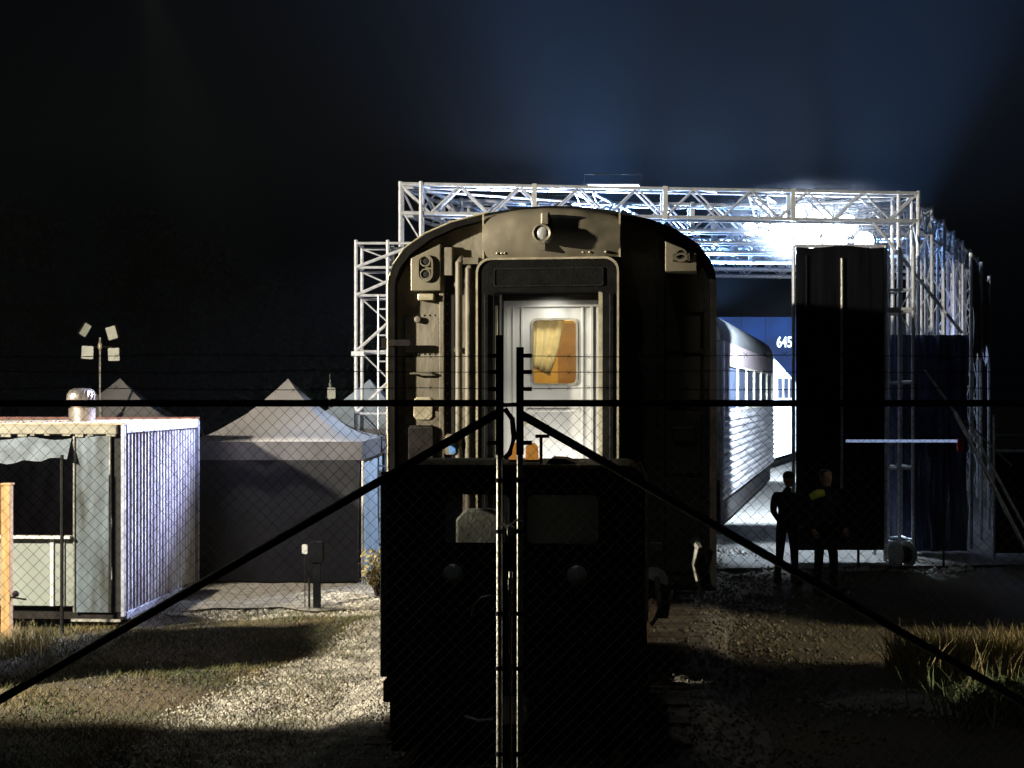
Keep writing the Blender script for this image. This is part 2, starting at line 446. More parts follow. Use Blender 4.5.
# ------------------------------------------------------------------ carriages
PROF = [(-1.5, 3.72), (-1.49, 3.80), (-1.45, 3.90), (-1.344, 4.05), (-1.147, 4.185), (-.908, 4.285), (-.578, 4.365), (-.25, 4.41), (0, 4.42),
        (.25, 4.41), (.578, 4.365), (.908, 4.285), (1.147, 4.185), (1.344, 4.05), (1.45, 3.90), (1.49, 3.80), (1.5, 3.72)]
def shrink(pts, d, cz=2.9):
    out = []
    for x, z in pts:
        out.append((x * (1 - d / 1.5), cz + (z - cz) * (1 - d / 1.5)))
    return out


def bogie(parent, y):
    b = MB()
    for sx in (-1, 1):
        b.prism([(-.05 + sx * .98, .45), (.05 + sx * .98, .45), (.05 + sx * .98, .72), (-.05 + sx * .98, .72)], y - 1.2, y + 1.2)
    b.box(-.95, .95, y - .15, y + .15, .5, .75)
    bo = b.build('bogie', 'under', parent)
    for dy in (-.85, .85):
        wb = MB()
        for sx in (-1, 1):
            wb.lathe([(.1, -.07), (.44, -.07), (.46, -.03), (.46, .03), (.40, .045), (.1, .05)], (sx * .73, y + dy, .66), 'x', 20)
        wb.tube([(-.85, y + dy, .66), (.85, y + dy, .66)], .07, 8)
        wb.build('wheelset', 'under', bo, True)


def carriage_shell(parent, L, y0, side_m, band_m, flutes=True, nwin=7):
    low = [(-1.5, 1.05)] + PROF + [(1.5, 1.05)]
    roof = MB(); rp = [(-1.5, 3.62)] + PROF + [(1.5, 3.62)]; ri = shrink(rp, .05)
    roof.ring(rp, ri, y0, L); roof.build('roof', 'roofm', parent, True)
    fl = MB(); fl.box(-1.44, 1.44, y0 + .1, L - .02, .98, 1.12); fl.build('underframe', 'under', parent)
    for sx in (-1, 1):
        b = MB(); b.box(min(sx * 1.44, sx * 1.495), max(sx * 1.44, sx * 1.495), y0, L, .62 if flutes else 1.0, 2.28)
        b.build('lower_side', side_m, parent)
        if flutes:
            b = MB()
            for k in range(11):
                z = .68 + k * .14
                b.prism([(sx * 1.494, z), (sx * 1.494, z + .10), (sx * 1.525, z + .075), (sx * 1.525, z + .025)], y0 + .02, L - .02)
            b.build('fluting', side_m, parent)
        b = MB()
        b.box(min(sx * 1.44, sx * 1.497), max(sx * 1.44, sx * 1.497), y0, L, 3.2, 3.62)
        b.box(min(sx * 1.44, sx * 1.496), max(sx * 1.44, sx * 1.496), y0, y0 + .9, 2.28, 3.2); b.box(min(sx * 1.44, sx * 1.496), max(sx * 1.44, sx * 1.496), L - .9, L, 2.28, 3.2)
        pitch = (L - y0 - 1.8) / nwin
        for i in range(nwin):
            b.box(min(sx * 1.44, sx * 1.496), max(sx * 1.44, sx * 1.496), y0 + .9 + i * pitch, y0 + .9 + i * pitch + .14, 2.28, 3.2)
        b.build('upper_side', band_m, parent)
        for i in range(nwin):
            ya = y0 + .9 + i * pitch + .14; yb = y0 + .9 + (i + 1) * pitch
            wf = MB(); wf.box(min(sx * 1.46, sx * 1.475), max(sx * 1.46, sx * 1.475), ya, yb, 2.28, 3.2)
            wn = wf.build('window', 'sideglass', parent)
            f = MB(); x0, x1 = min(sx * 1.478, sx * 1.51), max(sx * 1.478, sx * 1.51)
            f.box(x0, x1, ya, yb, 2.28, 2.32); f.box(x0, x1, ya, yb, 3.16, 3.2); f.box(x0, x1, ya, ya + .04, 2.32, 3.16); f.box(x0, x1, yb - .04, yb, 2.32, 3.16)
            f.build('window_frame', 'trim', wn)
    bogie(parent, y0 + 2.6); bogie(parent, L - 2.6)
    b = MB()
    for (ya, yb) in ((5.2, 7.2), (7.8, 9.6)): b.box(-1.1, 1.1, ya, yb, .42, .96, .05)
    b.build('equipment_box', 'under', parent)
    e = MB(); pl = [(-1.44, 1.0)] + shrink([p for p in PROF], .055) + [(1.44, 1.0)]
    e.prism(pl[::-1], L - .06, L - .01); e.build('end_wall', 'tan', parent)


# --- the near carriage, seen end on
YAW = R(-7.9)
car = thing('train_carriage', 'khaki brown passenger carriage seen end on, its gangway door window lit yellow', 'carriage', (.36, 12.85, 0), YAW)
carriage_shell(car, 13.9, .0, 'tan', 'tan', False)
outer = [(-1.5, .95)] + PROF + [(1.5, .95)]
inner = [(-1.44, .99)] + [(x * .96, z - (.05 if z > 4 else .03)) for x, z in PROF] + [(1.44, .99)]
MB().ring(outer[::-1], inner[::-1], -.13, .0).build('end_rim', matte(M['rim'], .05), car, True)
b = MB(); tr_o = [(x * 1.003, z + .004) for x, z in outer][:9]
pts = [(x, -.128, z) for x, z in tr_o[:8]]
b.tube(pts, .009, 6); b.build('rim_trim', 'trim', car, True)
# end plate in pieces round the doorway
zt = lambda x: [inner[i][1] + (inner[i + 1][1] - inner[i][1]) * (x - inner[i][0]) / max(1e-6, inner[i + 1][0] - inner[i][0]) for i in range(1, len(inner) - 2) if inner[i][0] <= x <= inner[i + 1][0]][0]
def arcpts(x0, x1, n=8): return [(x0 + (x1 - x0) * i / n, zt(x0 + (x1 - x0) * i / n) + .02) for i in range(n + 1)]
b = MB()
for x0, x1 in ((-1.437, -.47), (.50, 1.437)):
    b.prism([(x1, 1.0), (x0, 1.0)] + arcpts(x0, x1), -.012, .03)
b.prism([(.50, 3.60), (-.47, 3.60)] + arcpts(-.47, .50), -.0125, .03)
b.build('end_wall', 'tan', car)
# raised panels and seams on the end
b = MB()
for z0, z1 in ((1.1, 1.95), (1.99, 2.55), (2.59, 3.06), (3.10, 3.42)):
    MB().box(-1.36, -1.04, -.03, -.0125, z0, z1, .01).build('ribbed_panel', 'tan', car, bevel=.004)
    MB().box(1.04, 1.36, -.03, -.0125, z0, z1, .01).build('ribbed_panel', 'tan', car, bevel=.004)
for x0, x1 in ((-1.035, -.99), (.99, 1.035)): MB().box(x0, x1, -.055, -.0125, 1.1, 3.72).build('corner_strip', 'tan', car, bevel=.006)
b = MB(); b.box(-.985, -.90, -.02, -.0126, 1.1, 3.95); b.build('recess_shade_strip', 'dark', car)  # flat dark strip, the shade of a recess put into its colour
b = MB(); b.box(-1.02, -.905, -.10, -.0125, 3.80, 4.06); b.build('vent_box', 'tan', car, bevel=.006)
for xp in (-.845, -.755):
    b = MB(); b.tube([(xp, -.085, 1.1), (xp, -.085, 3.92 if xp < -.8 else 3.86), (xp + .02, -.03, 3.97 if xp < -.8 else 3.92)], .033, 10)
    pp = b.build('pipe', 'tan', car, True)
    c = MB()
    for z in (1.5, 2.3, 3.1, 3.7): c.box(xp - .045, xp + .045, -.088, -.0125, z, z + .035)
    c.build('pipe_clip', 'tan', pp)
b = MB(); b.box(-.80, -.66, -.12, -.0125, 3.90, 3.96); b.prism([(-.66, 3.96), (-.64, 3.90), (-.62, 4.0)], -.1, -.02); b.build('bracket', 'tan', car)
# marker lamp housings
for xc, y0, z0, z1 in ((-1.15, -.12, 3.66, 4.06), (1.19, -.36, 3.79, 4.06)):
    b = MB()
    top = [(xc + .14, z1 - (.12 if xc > 0 else -.03)), (xc - .14, z1 - (0 if xc > 0 else .10))]
    b.prism([(xc - .14, z0), (xc + .14, z0)] + top, y0, -.0126)
    h = b.build('marker_lamp', 'hood', car, bevel=.008)
    o1 = rrect(xc - .075, xc + .075, z0 + .08, z1 - .11 if xc > 0 else z1 - .07, .074, 6)
    o2 = rrect(xc - .058, xc + .058, z0 + .097, z1 - .127 if xc > 0 else z1 - .087, .057, 6)
    MB().ring(o1, o2, y0 - .03, y0 - .002).build('lamp_surround', 'hood', h)
    for zz in ((z0 + .27, z0 + .15) if xc < 0 else (z0 + .145,)):
        c = MB(); c.lathe([(.052, 0), (.052, -.022), (.040, -.022), (.036, .0), (.01, -.001)], (xc, y0 - .003, zz), 'y', 16); c.build('lamp_bezel', 'hood', h, True)
        c = MB(); c.lathe([(.039, -.006), (.02, -.012), (.004, -.013)], (xc, y0 - .003, zz), 'y', 16); c.build('lens', 'dark', h, True)
b = MB(); b.box(-1.23, -1.08, -.10, -.0125, 3.575, 3.635); b.build('step_plate', 'trim', car, bevel=.006)
b = MB()
for x in (-1.38, -.965, .965, 1.38):
    for k in range(28): b.lathe([(.010, 0), (.008, -.008), (.002, -.010)], (x, -.0126 if abs(x) > 1 else -.021, 1.15 + k * .092), 'y', 6)
for z in (1.97, 2.57, 3.08, 3.44):
    for k in range(7): b.lathe([(.009, 0), (.007, -.008), (.002, -.010)], (-1.34 + k * .05, -.0126, z), 'y', 6)
b.build('rivet_rows', 'tan', car, True)
# grab irons, bolts
for x, z, l in ((-1.2, 2.9, .2), (-1.2, 2.4, .2), (-1.2, 3.3, .0), (1.2, 2.4, .2)):
    if l:
        b = MB(); b.tube([(x - l / 2, -.02, z), (x - l / 2, -.09, z), (x + l / 2, -.09, z), (x + l / 2, -.02, z)], .011, 6); b.build('grab_rail', 'tan', car, True)
b = MB(); b.lathe([(.03, 0), (.03, -.04), (.012, -.045)], (-1.24, -.03, 3.40), 'y', 10); b.build('lock_boss', 'tan', car, True)
# hood
HY = -.42
hx0, hx1 = -.575, .655
n = 14
vs = []; fs = []
rows = [(0, 0), (.25, -.03), (.5, -.035), (.75, -.02), (.93, .02), (1.0, .07)]
for (t, dy) in rows:
    for i in range(n + 1):
        x = hx0 + (hx1 - hx0) * i / n
        ztop = zt(max(-1.4, min(1.4, x))) - .0; z = 3.925 + (ztop - 3.925) * t
        curve = .05 * ((2 * i / n - 1) ** 2) + .008 * math.sin(i * 1.9 + t * 5)
        vs.append((x, HY + dy + curve, z))
m_ = len(vs)
for (t, dy) in rows:
    for i in range(n + 1):
        x = hx0 + (hx1 - hx0) * i / n
        ztop = zt(max(-1.4, min(1.4, x))); vs.append((x, -.0127, 3.925 + (ztop - 3.925) * t + (.03 if t == 1 else 0)))
for j in range(len(rows) - 1):
    for i in range(n):
        a = j * (n + 1) + i; fs.append((a, a + 1, a + n + 2, a + n + 1))
    for i in (0, n):
        a = j * (n + 1) + i; fs.append((a, a + n + 1, a + n + 1 + m_, a + m_))
tr_ = (len(rows) - 1) * (n + 1)
for i in range(n): fs.append((tr_ + i, tr_ + i + 1, tr_ + i + 1 + m_, tr_ + i + m_)); fs.append((i, i + 1, i + 1 + m_, i + m_))
hood = MB().add(vs, fs).build('door_hood', 'hood', car, True)
b = MB(); b.box(hx0 - .004, hx0 + .012, HY + .03, HY + .045, 3.92, 4.33); b.box(hx1 - .012, hx1 + .004, HY + .03, HY + .045, 3.92, 4.33); b.build('edge_strip', 'trim', hood)
b = MB()
for x in (-.44, -.40, -.37, .33, .39, .53): b.lathe([(.012, 0), (.011, -.014), (.004, -.018)], (x, HY + .015, 3.965), 'y', 8)
b.build('bolt', 'trim', hood, True)
hl = MB().lathe([(.05, .06), (.07, -.0), (.088, -.05), (.088, -.10), (.075, -.115), (.06, -.10), (.01, -.095)], (-.015, HY - .06, 4.12), 'y', 24).build('headlight', 'hood', car, True)
MB().lathe([(.066, -.0), (.05, -.012), (.01, -.02)], (-.015, HY - .15, 4.12), 'y', 20).build('lens', 'lens', hl, True)
b = MB(); b.box(-.035, .045, HY - .13, HY - .02, 4.19, 4.31); b.build('headlight_bracket', 'hood', hl, bevel=.015)
b = MB(); b.box(-.03, .0, HY - .08, HY, 3.98, 4.05); b.build('headlight_foot', 'hood', hl)
# gangway diaphragm
go = rrect(-.622, .64, .9, 3.915, .12, 6, (0, 0, 1, 1)); gi = rrect(-.468, .502, .95, 3.62, .03, 6, (0, 0, 1, 1))
gang = MB().ring(go, gi, HY, -.013).build('gangway_surround', 'rubber', car, False)
to = rrect(-.63, .648, .895, 3.923, .125, 6, (0, 0, 1, 1)); ti = rrect(-.612, .63, .905, 3.905, .115, 6, (0, 0, 1, 1))
MB().ring(to, ti, HY - .015, HY + .02).build('metal_edge', 'trim', gang)
fo = rrect(-.47, .51, 3.665, 3.83, .02, 3); fi = rrect(-.458, .498, 3.677, 3.818, .015, 3)
hp = MB().ring(fo, fi, HY - .014, HY - .001).build('header_frame', 'gdark', gang)
MB().box(-.455, .495, HY - .008, HY - .002, 3.68, 3.815).build('header_panel', 'rubber', hp)
for xx in (-.545, .572):
    b = MB(); b.tube([(xx, HY - .02, 1.0), (xx, HY - .02, 3.60)], .01, 6); b.build('folding_rib', 'gdark', gang, True)
for xx, ww in ((-.452, .010), (.478, .012), (.497, .006)):
    b = MB(); b.box(xx - ww, xx + ww, HY + .02, HY + .05, 1.0, 3.50 if xx < 0 else 3.66); b.build('door_track', 'trim', gang)
# door
dw = MB(); DX0, DX1, DZ0, DZ1 = -.46, .49, 1.0, 3.62
wx0, wx1, wz0, wz1 = -.16, .245, 2.80, 3.385
DY = -.12
dw.box(DX0, wx0, DY, DY + .04, DZ0, DZ1); dw.box(wx1, DX1, DY, DY + .04, DZ0, DZ1); dw.box(wx0, wx1, DY, DY + .04, DZ0, wz0); dw.box(wx0, wx1, DY, DY + .04, wz1, DZ1)
door = dw.build('door', 'door', car)
b = MB()
for xx, ww, dd in ((-.40, .02, .03), (-.335, .008, .012), (-.25, .012, .02), (.30, .010, .012), (.385, .014, .03), (.44, .012, .02)):
    b.box(xx - ww, xx + ww, DY - dd, DY - .001, 1.05, 3.50)
b.box(-.42, .46, DY - .035, DY - .0015, 3.50, 3.56); b.box(-.21, .28, DY - .013, DY - .0012, 2.55, 2.57); b.build('door_rib', 'door', door, bevel=.003)
wo = rrect(wx0 - .014, wx1 + .014, wz0 - .014, wz1 + .014, .055, 6); wi = rrect(wx0 + .005, wx1 - .005, wz0 + .005, wz1 - .005, .05, 6)
wf = MB().ring(wo, wi, DY - .014, DY + .05).build('window_frame', 'rubberg', door, True)
MB().box(wx0, wx1, DY + .012, DY + .016, wz0, wz1).build('window_pane', 'glassw', wf)
b = MB(); b.lathe([(.03, 0), (.03, -.03), (.015, -.05)], (-.2, DY - .001, 2.45), 'y', 12); b.tube([(-.2, DY - .045, 2.45), (-.12, DY - .055, 2.44)], .012, 8); b.build('handle', 'trim', door, True)
# lit vestibule behind the window
b = MB(); b.box(-.9, .9, 1.25, 1.29, 1.0, 2.75); b.build('vestibule_dado', 'cream', car)
b = MB(); b.box(-.06, .9, 1.2, 1.248, 2.75, 3.42); b.build('vestibule_wall', 'brown', car)
b = MB(); b.box(-.9, .9, 1.25, 1.29, 2.752, 3.9); b.box(-.94, -.9, .04, 1.29, 1, 3.9); b.box(.9, .94, .04, 1.29, 1, 3.9); b.box(-.9, .9, .04, 1.2, 3.6, 3.64); b.build('vestibule_lining', 'cream', car)
vs = []; fs = []
for i in range(15):
    u = i / 14
    for j in range(10):
        t = j / 9; wid = .30 * (1 - .45 * t ** 2)
        vs.append((wx0 - .03 + u * wid, .02 + .02 * math.sin(u * 20) * (1 - .3 * t), 3.46 - t * .50 - .08 * u * t))
for i in range(14):
    for j in range(9): a = i * 10 + j; fs.append((a, a + 1, a + 11, a + 10))
cu = MB().add(vs, fs).build('curtain', 'curtain', car, True); so = cu.modifiers.new('s', 'SOLIDIFY'); so.thickness = .006
M_inv = Matrix.Translation((.36, 12.85, 0)) @ Matrix.Rotation(YAW, 4, 'Z')
def carpt(x, y, z): return M_inv @ Vector((x, y, z))
b = MB(); b.lathe([(.02, 0), (.09, -.02), (.10, -.04), (.04, -.07)], (0, .6, 3.6), 'z', 16); b.build('ceiling_lamp', mat('warm_lit_lamp', (1, .9, .7), .4, 0, 0, 4, 0, emit=(1, .75, .35), es=6), car, True)
l = lamp('vestibule_light', 'POINT', carpt(.1, .35, 3.35), None, 17, (1, .74, .34), .08)
l = lamp('gangway_light', 'SPOT', carpt(.015, HY - .02, 3.58), carpt(.015, -.12, 2.2), 17, (1, .96, .86), .10, 150, .5)
lamp('door_fill', 'SPOT', carpt(.02, HY - .30, 1.95), carpt(.02, -.1, 2.75), 38, (1, .96, .88), .15, 112, .5)  # added fill hidden behind the shunter, evens the light on the door
# lower end: buffers, coupler, hoses
for sx in (-1, 1):
    b = MB(); b.lathe([(.09, -.02), (.09, -.3), (.13, -.32), (.13, -.35), (.05, -.36)], (sx * .95, 0, 1.05), 'y', 18); b.build('buffer', 'vblack', car, True)
b = MB(); b.box(-.12, .12, -.45, 0, .85, 1.08, .03); b.build('coupler', 'under', car, bevel=.02)
b = MB(); b.lathe([(.04, 0), (.045, -.06), (.02, -.07)], (-.92, -.1, 2.28), 'y', 10); b.box(-.98, -.86, -.09, -.0128, 2.15, 2.34, .02); tp = b.build('pipe_cock', 'hood', car, True)
MB().box(-.93, -.87, -.13, -.10, 2.16, 2.27, .015).build('blue_tag', 'bluep', tp)
b = MB(); b.box(-1.32, -1.08, -.10, -.0128, 1.95, 2.42, .02); b.build('junction_box', 'under', car, bevel=.01)
b = MB(); b.box(-1.28, -1.10, -.045, -.0306, 2.47, 2.68, .03); b.build('access_plate', 'trim', car, bevel=.006)
b = MB(); b.tube([carx for carx in [(1.30, -.1, 1.38), (1.34, -.14, 1.33), (1.30, -.16, 1.18), (1.34, -.16, 1.02), (1.38, -.15, .86)]], [.06, .045, .022, .02, .018], 8); b.build('hose', 'hose', car, True)
b = MB(); b.box(-1.58, -1.50, -.06, .0, 3.13, 3.23); b.box(-1.50, -1.28, -.16, -.13, 3.15, 3.21, .01); b.build('side_bracket', 'under', car, bevel=.008)

# --- middle carriage and the white streamlined engine
def yaw_loc(xr, y, yaw): return (xr - 1.5 * math.cos(yaw), y + 1.5 * math.sin(yaw), 0)
y2 = R(14.0)
car2 = thing('train_carriage', 'stainless fluted passenger carriage with window band standing under the work lamps', 'carriage', yaw_loc(4.10, 27.2, y2), -y2)
car2.scale = (1, 1, 1.04)
carriage_shell(car2, 16.3, 0, 'steel', 'brownside', True, 6)
b = MB(); pl = [(-1.44, 1.0)] + shrink([p for p in PROF], .055) + [(1.44, 1.0)]; b.prism(pl[::-1], .01, .06); b.build('end_wall', 'tan', car2)
b = MB(); b.tube([(1.50, .02, .9), (1.50, .02, 3.6)], .03, 8); b.build('corner_handrail', 'alu', car2, True)
b = MB()
for sx in (-1, 1): b = MB().box(min(sx * 1.30, sx * 1.42), max(sx * 1.30, sx * 1.42), .3, 15.9, .12, .66); b.build('side_skirt', 'under', car2)
go2 = rrect(-.62, .62, .9, 3.9, .1, 5); gi2 = rrect(-.46, .46, .95, 3.6, .03, 5)
MB().ring(go2, gi2, -.35, .01).build('gangway_surround', 'rubber', car2)
y3 = R(19)
car3 = thing('train_engine', 'white streamlined railway engine with a sloping rounded nose, glaring under the lamps', 'engine', yaw_loc(8.25, 44.2, y3), -y3)
vs = []; fs = []
L3 = 15; secs = [(0, .05), (1.0, .16), (2.5, .36), (4.0, .60), (6.0, .92), (8, 1.1), (11, 1.25), (13.8, 1.4), (14.6, 1.8), (15, 2.2)]
fp = [(-1.5, .7)] + PROF + [(1.5, .7)]; nn = len(fp)
for (yy, drop) in secs:
    sc = (4.42 - drop - .7) / (4.42 - .7)
    for x, z in fp: vs.append((x * (1 if yy < 13 else 1 - (yy - 13) * .25), yy, .7 + (z - .7) * sc))
for i in range(len(secs) - 1):
    for k in range(nn - 1): fs.append((i * nn + k, i * nn + k + 1, (i + 1) * nn + k + 1, (i + 1) * nn + k))
fs.append(tuple(range(nn))); fs.append(tuple((len(secs) - 1) * nn + k for k in range(nn)))
MB().add(vs, fs).build('body', 'white', car3, True)
for ya in (1.0, 2.4, 3.8):
    b = MB(); b.box(1.502, 1.512, ya, ya + .8, 2.6, 3.25); wn = b.build('window', 'sideglass', car3)
    f = MB(); f.box(1.502, 1.522, ya - .04, ya, 2.56, 3.29); f.box(1.502, 1.522, ya + .8, ya + .84, 2.56, 3.29); f.build('frame', 'under', wn)
b = MB(); b.box(1.5015, 1.515, .6, 13, 2.36, 2.42); b.build('stripe', 'bluewall', car3)
bogie(car3, 2.6); bogie(car3, 11.5)

# ------------------------------------------------------------------ the little shunter in front
sh = thing('shunting_tractor', 'small black rail tractor cab with two rear windows and two round lamps, before the carriage', 'rail tractor', (0.028, 10.0, 0), R(-5))
SW = .93; TOPZ = 2.185
def cabwall(y0, y1, wins, name='end_wall'):
    b = MB(); b.box(-SW + .02, SW - .02, y0, y1, .66, wins[0][2])
    zt_ = wins[0][3]; zb = wins[0][2]
    xs = [-SW + .02] + [c for w_ in wins for c in (w_[0], w_[1])] + [SW - .02]
    for i in range(0, len(xs), 2): b.box(xs[i], xs[i + 1], y0, y1, zb, zt_)
    b.prism(topround(-SW + .02, SW - .02, zt_, TOPZ, .16), y0, y1)
    return b.build(name, 'vblack', sh)
W1 = [(-.53, -.03, 1.63, 2.0), (.07, .60, 1.63, 2.0)]
fw = cabwall(0, .04, W1); cabwall(1.16, 1.2, W1)
for (xa, xb, za, zb) in W1:
    wo = rrect(xa - .035, xb + .035, za - .035, zb + .035, .06, 5); wi = rrect(xa + .012, xb - .012, za + .012, zb - .012, .05, 5)
    fr = MB().ring(wo, wi, -.015, .02).build('window', 'rubber', sh)
    MB().box(xa + .01, xb - .01, .005, .009, za + .01, zb - .01).build('pane', 'glassd' if xa < 0 else 'glassf', fr)
b = MB()
for sx in (-1, 1):
    x0, x1 = sorted((sx * (SW - .02), sx * SW)); b.box(x0, x1, 0.0, 1.2, .66, 1.6); b.box(x0, x1, 0, .2, 1.6, 1.99); b.box(x0, x1, 1.0, 1.2, 1.6, 1.99); b.build('side_wall', 'vblack', sh); b = MB()
b = MB(); b.prism(topround(-SW - .005, SW + .005, 2.0, TOPZ + .012, .168), .045, 1.155); b.build('roof', 'vblack', sh, bevel=.01)
b = MB(); b.box(-.6, .6, 1.22, 2.35, .66, 1.25, .06); b.build('engine_cover', 'vblack', sh, bevel=.02)
b = MB(); b.box(-.95, .95, -.06, 2.4, .5, .655); b.box(-.90, .90, -.03, .03, .14, .495); fr = b.build('chassis', 'vblack', sh, bevel=.01)
b = MB(); b.tube([(-SW - .012, -.02, .68), (-SW - .012, -.02, 2.15)], .035, 10); b.build('corner_tube', mat('dark_green_tube', (.05, .065, .055), .4, .4, .3, 8, .2), sh, True)
b = MB(); b.tube([(SW + .0, -.03, 1.1), (SW + .0, -.03, 2.12), (SW - .05, -.03, 2.22)], .012, 8); b.build('corner_rail', 'galv', sh, True)
b = MB(); b.box(-.45, .47, -.03, -.001, 1.515, 1.53); b.build('lamp_rail', 'gdark', sh)
for xx in (-.44, .44):
    b = MB(); b.tube([(xx, -.035, 1.60), (xx, -.035, 1.50)], .014, 8); b.lathe([(.03, .02), (.075, -.01), (.09, -.05), (.088, -.075), (.07, -.078)], (xx, -.02, 1.43), 'y', 20); hl = b.build('headlight', 'black', sh, True)
    MB().lathe([(.076, 0), (.06, -.018), (.02, -.026)], (xx, -.093, 1.43), 'y', 18).build('lens', 'lens', hl, True)
b = MB(); b.tube([(-.32, -.03, 1.12), (-.30, -.05, 1.20), (-.24, -.05, 1.26), (-.18, -.03, 1.27)], .009, 6); b.build('grab_rail', 'galv', sh, True)
b = MB(); b.tube([(SW + .07, -.06, 1.42), (SW + .075, -.08, 1.36), (SW + .09, -.08, 1.24), (SW + .07, -.07, 1.14), (SW + .03, -.05, 1.08)], [.018, .02, .02, .016, .016], 8); b.build('mirror_arm', 'hose', sh, True)
b = MB(); b.box(SW + .02, SW + .11, -.06, .0, 1.60, 1.66, .01); b.build('bracket', 'hose', sh, bevel=.005)
for sx in (-1, 1):
    b = MB(); b.lathe([(.06, -.05), (.06, -.2), (.16, -.22), (.16, -.25), (.03, -.26)], (sx * .6, 0, .60), 'y', 16); b.build('buffer', 'vblack', sh, True)
    b = MB(); b.tube([(sx * (SW - .04), -.04, .66), (sx * (SW - .04), -.04, .26)], .016, 6); b.box(min(sx * .78, sx * .92), max(sx * .78, sx * .92), -.1, .1, .25, .275); b.build('step', 'gdark', sh)
b = MB(); b.box(-.1, .1, -.3, -.06, .42, .56, .02); b.tube([(-.35, -.1, .42), (-.25, -.14, .40), (-.15, -.12, .41)], .014, 6); b.build('coupler', 'galv', sh)
for yy in (.35, 1.75):
    b = MB()
    for sx in (-1, 1): b.lathe([(.05, -.05), (.24, -.05), (.27, -.02), (.25, .05), (.06, .05)], (sx * .7175, yy, .45), 'x', 18)
    b.tube([(-.8, yy, .45), (.8, yy, .45)], .04, 8); b.build('wheelset', 'under', sh, True)
b = MB(); b.box(-.58, -.16, .65, 1.1, 1.1, 1.25, .04); b.box(-.56, -.18, .99, 1.1, 1.25, 1.80, .08); b.build('seat', mat('worn_pale_seat', (.30, .31, .25), .7, 0, .3, 6, .3), sh, bevel=.02)
b = MB(); b.box(-.02, .12, .4, 1.1, .7, 1.74, .03); b.build('control_desk', 'vblack', sh, bevel=.01)
for xx in (-.03, .09):
    b = MB(); b.lathe([(.05, 0), (.05, .02), (.045, .11), (.02, .14)], (xx, .35, TOPZ + .022), 'z', 16); bk = b.build('beacon', 'amber', sh, True)
    MB().lathe([(.056, 0), (.054, .018)], (xx, .35, TOPZ + .021), 'z', 16).build('beacon_base', 'black', bk, True)
b = MB(); b.tube([(.16, .3, TOPZ), (.16, .3, TOPZ + .2)], .012, 6); b.box(.12, .22, .28, .32, TOPZ + .2, TOPZ + .225); b.build('aerial', 'black', sh)
b = MB(); b.prism([(.2, TOPZ + .021), (.42, TOPZ + .021), (.34, TOPZ + .05), (.24, TOPZ + .055)], .2, .6); b.build('roof_vent', 'vblack', sh)

# ------------------------------------------------------------------ gate in the foreground
GY = 8.2
GT = 2.652
XC1, XC2 = (499.5 - 512) * GY / F, (520 - 512) * GY / F
def mesh_panel(x0, x1, z0, z1, y, pitch=.072, r=.00115):
    b = MB(); c0 = x0 + z0
    def seg(A, B):
        d = (B - A); L = d.length
        if L < .01: return
        k = max(1, int(L / .6)); b.tube([A + d * (i / k) + Vector((0, random.uniform(-.003, .003), random.uniform(-.002, .002))) for i in range(k + 1)], r, 3, False)
    c = x0 + z0
    while c < x1 + z1:       # x+z=c
        xa = max(x0, c - z1); xb = min(x1, c - z0)
        if xb > xa: seg(Vector((xa, y, c - xa)), Vector((xb, y, c - xb)))
        c += pitch
    c = x0 - z1
    while c < x1 - z0:       # x-z=c
        xa = max(x0, c + z0); xb = min(x1, c + z1)
        if xb > xa: seg(Vector((xa, y + .004, xa - c)), Vector((xb, y + .004, xb - c)))
        c += pitch
    return b
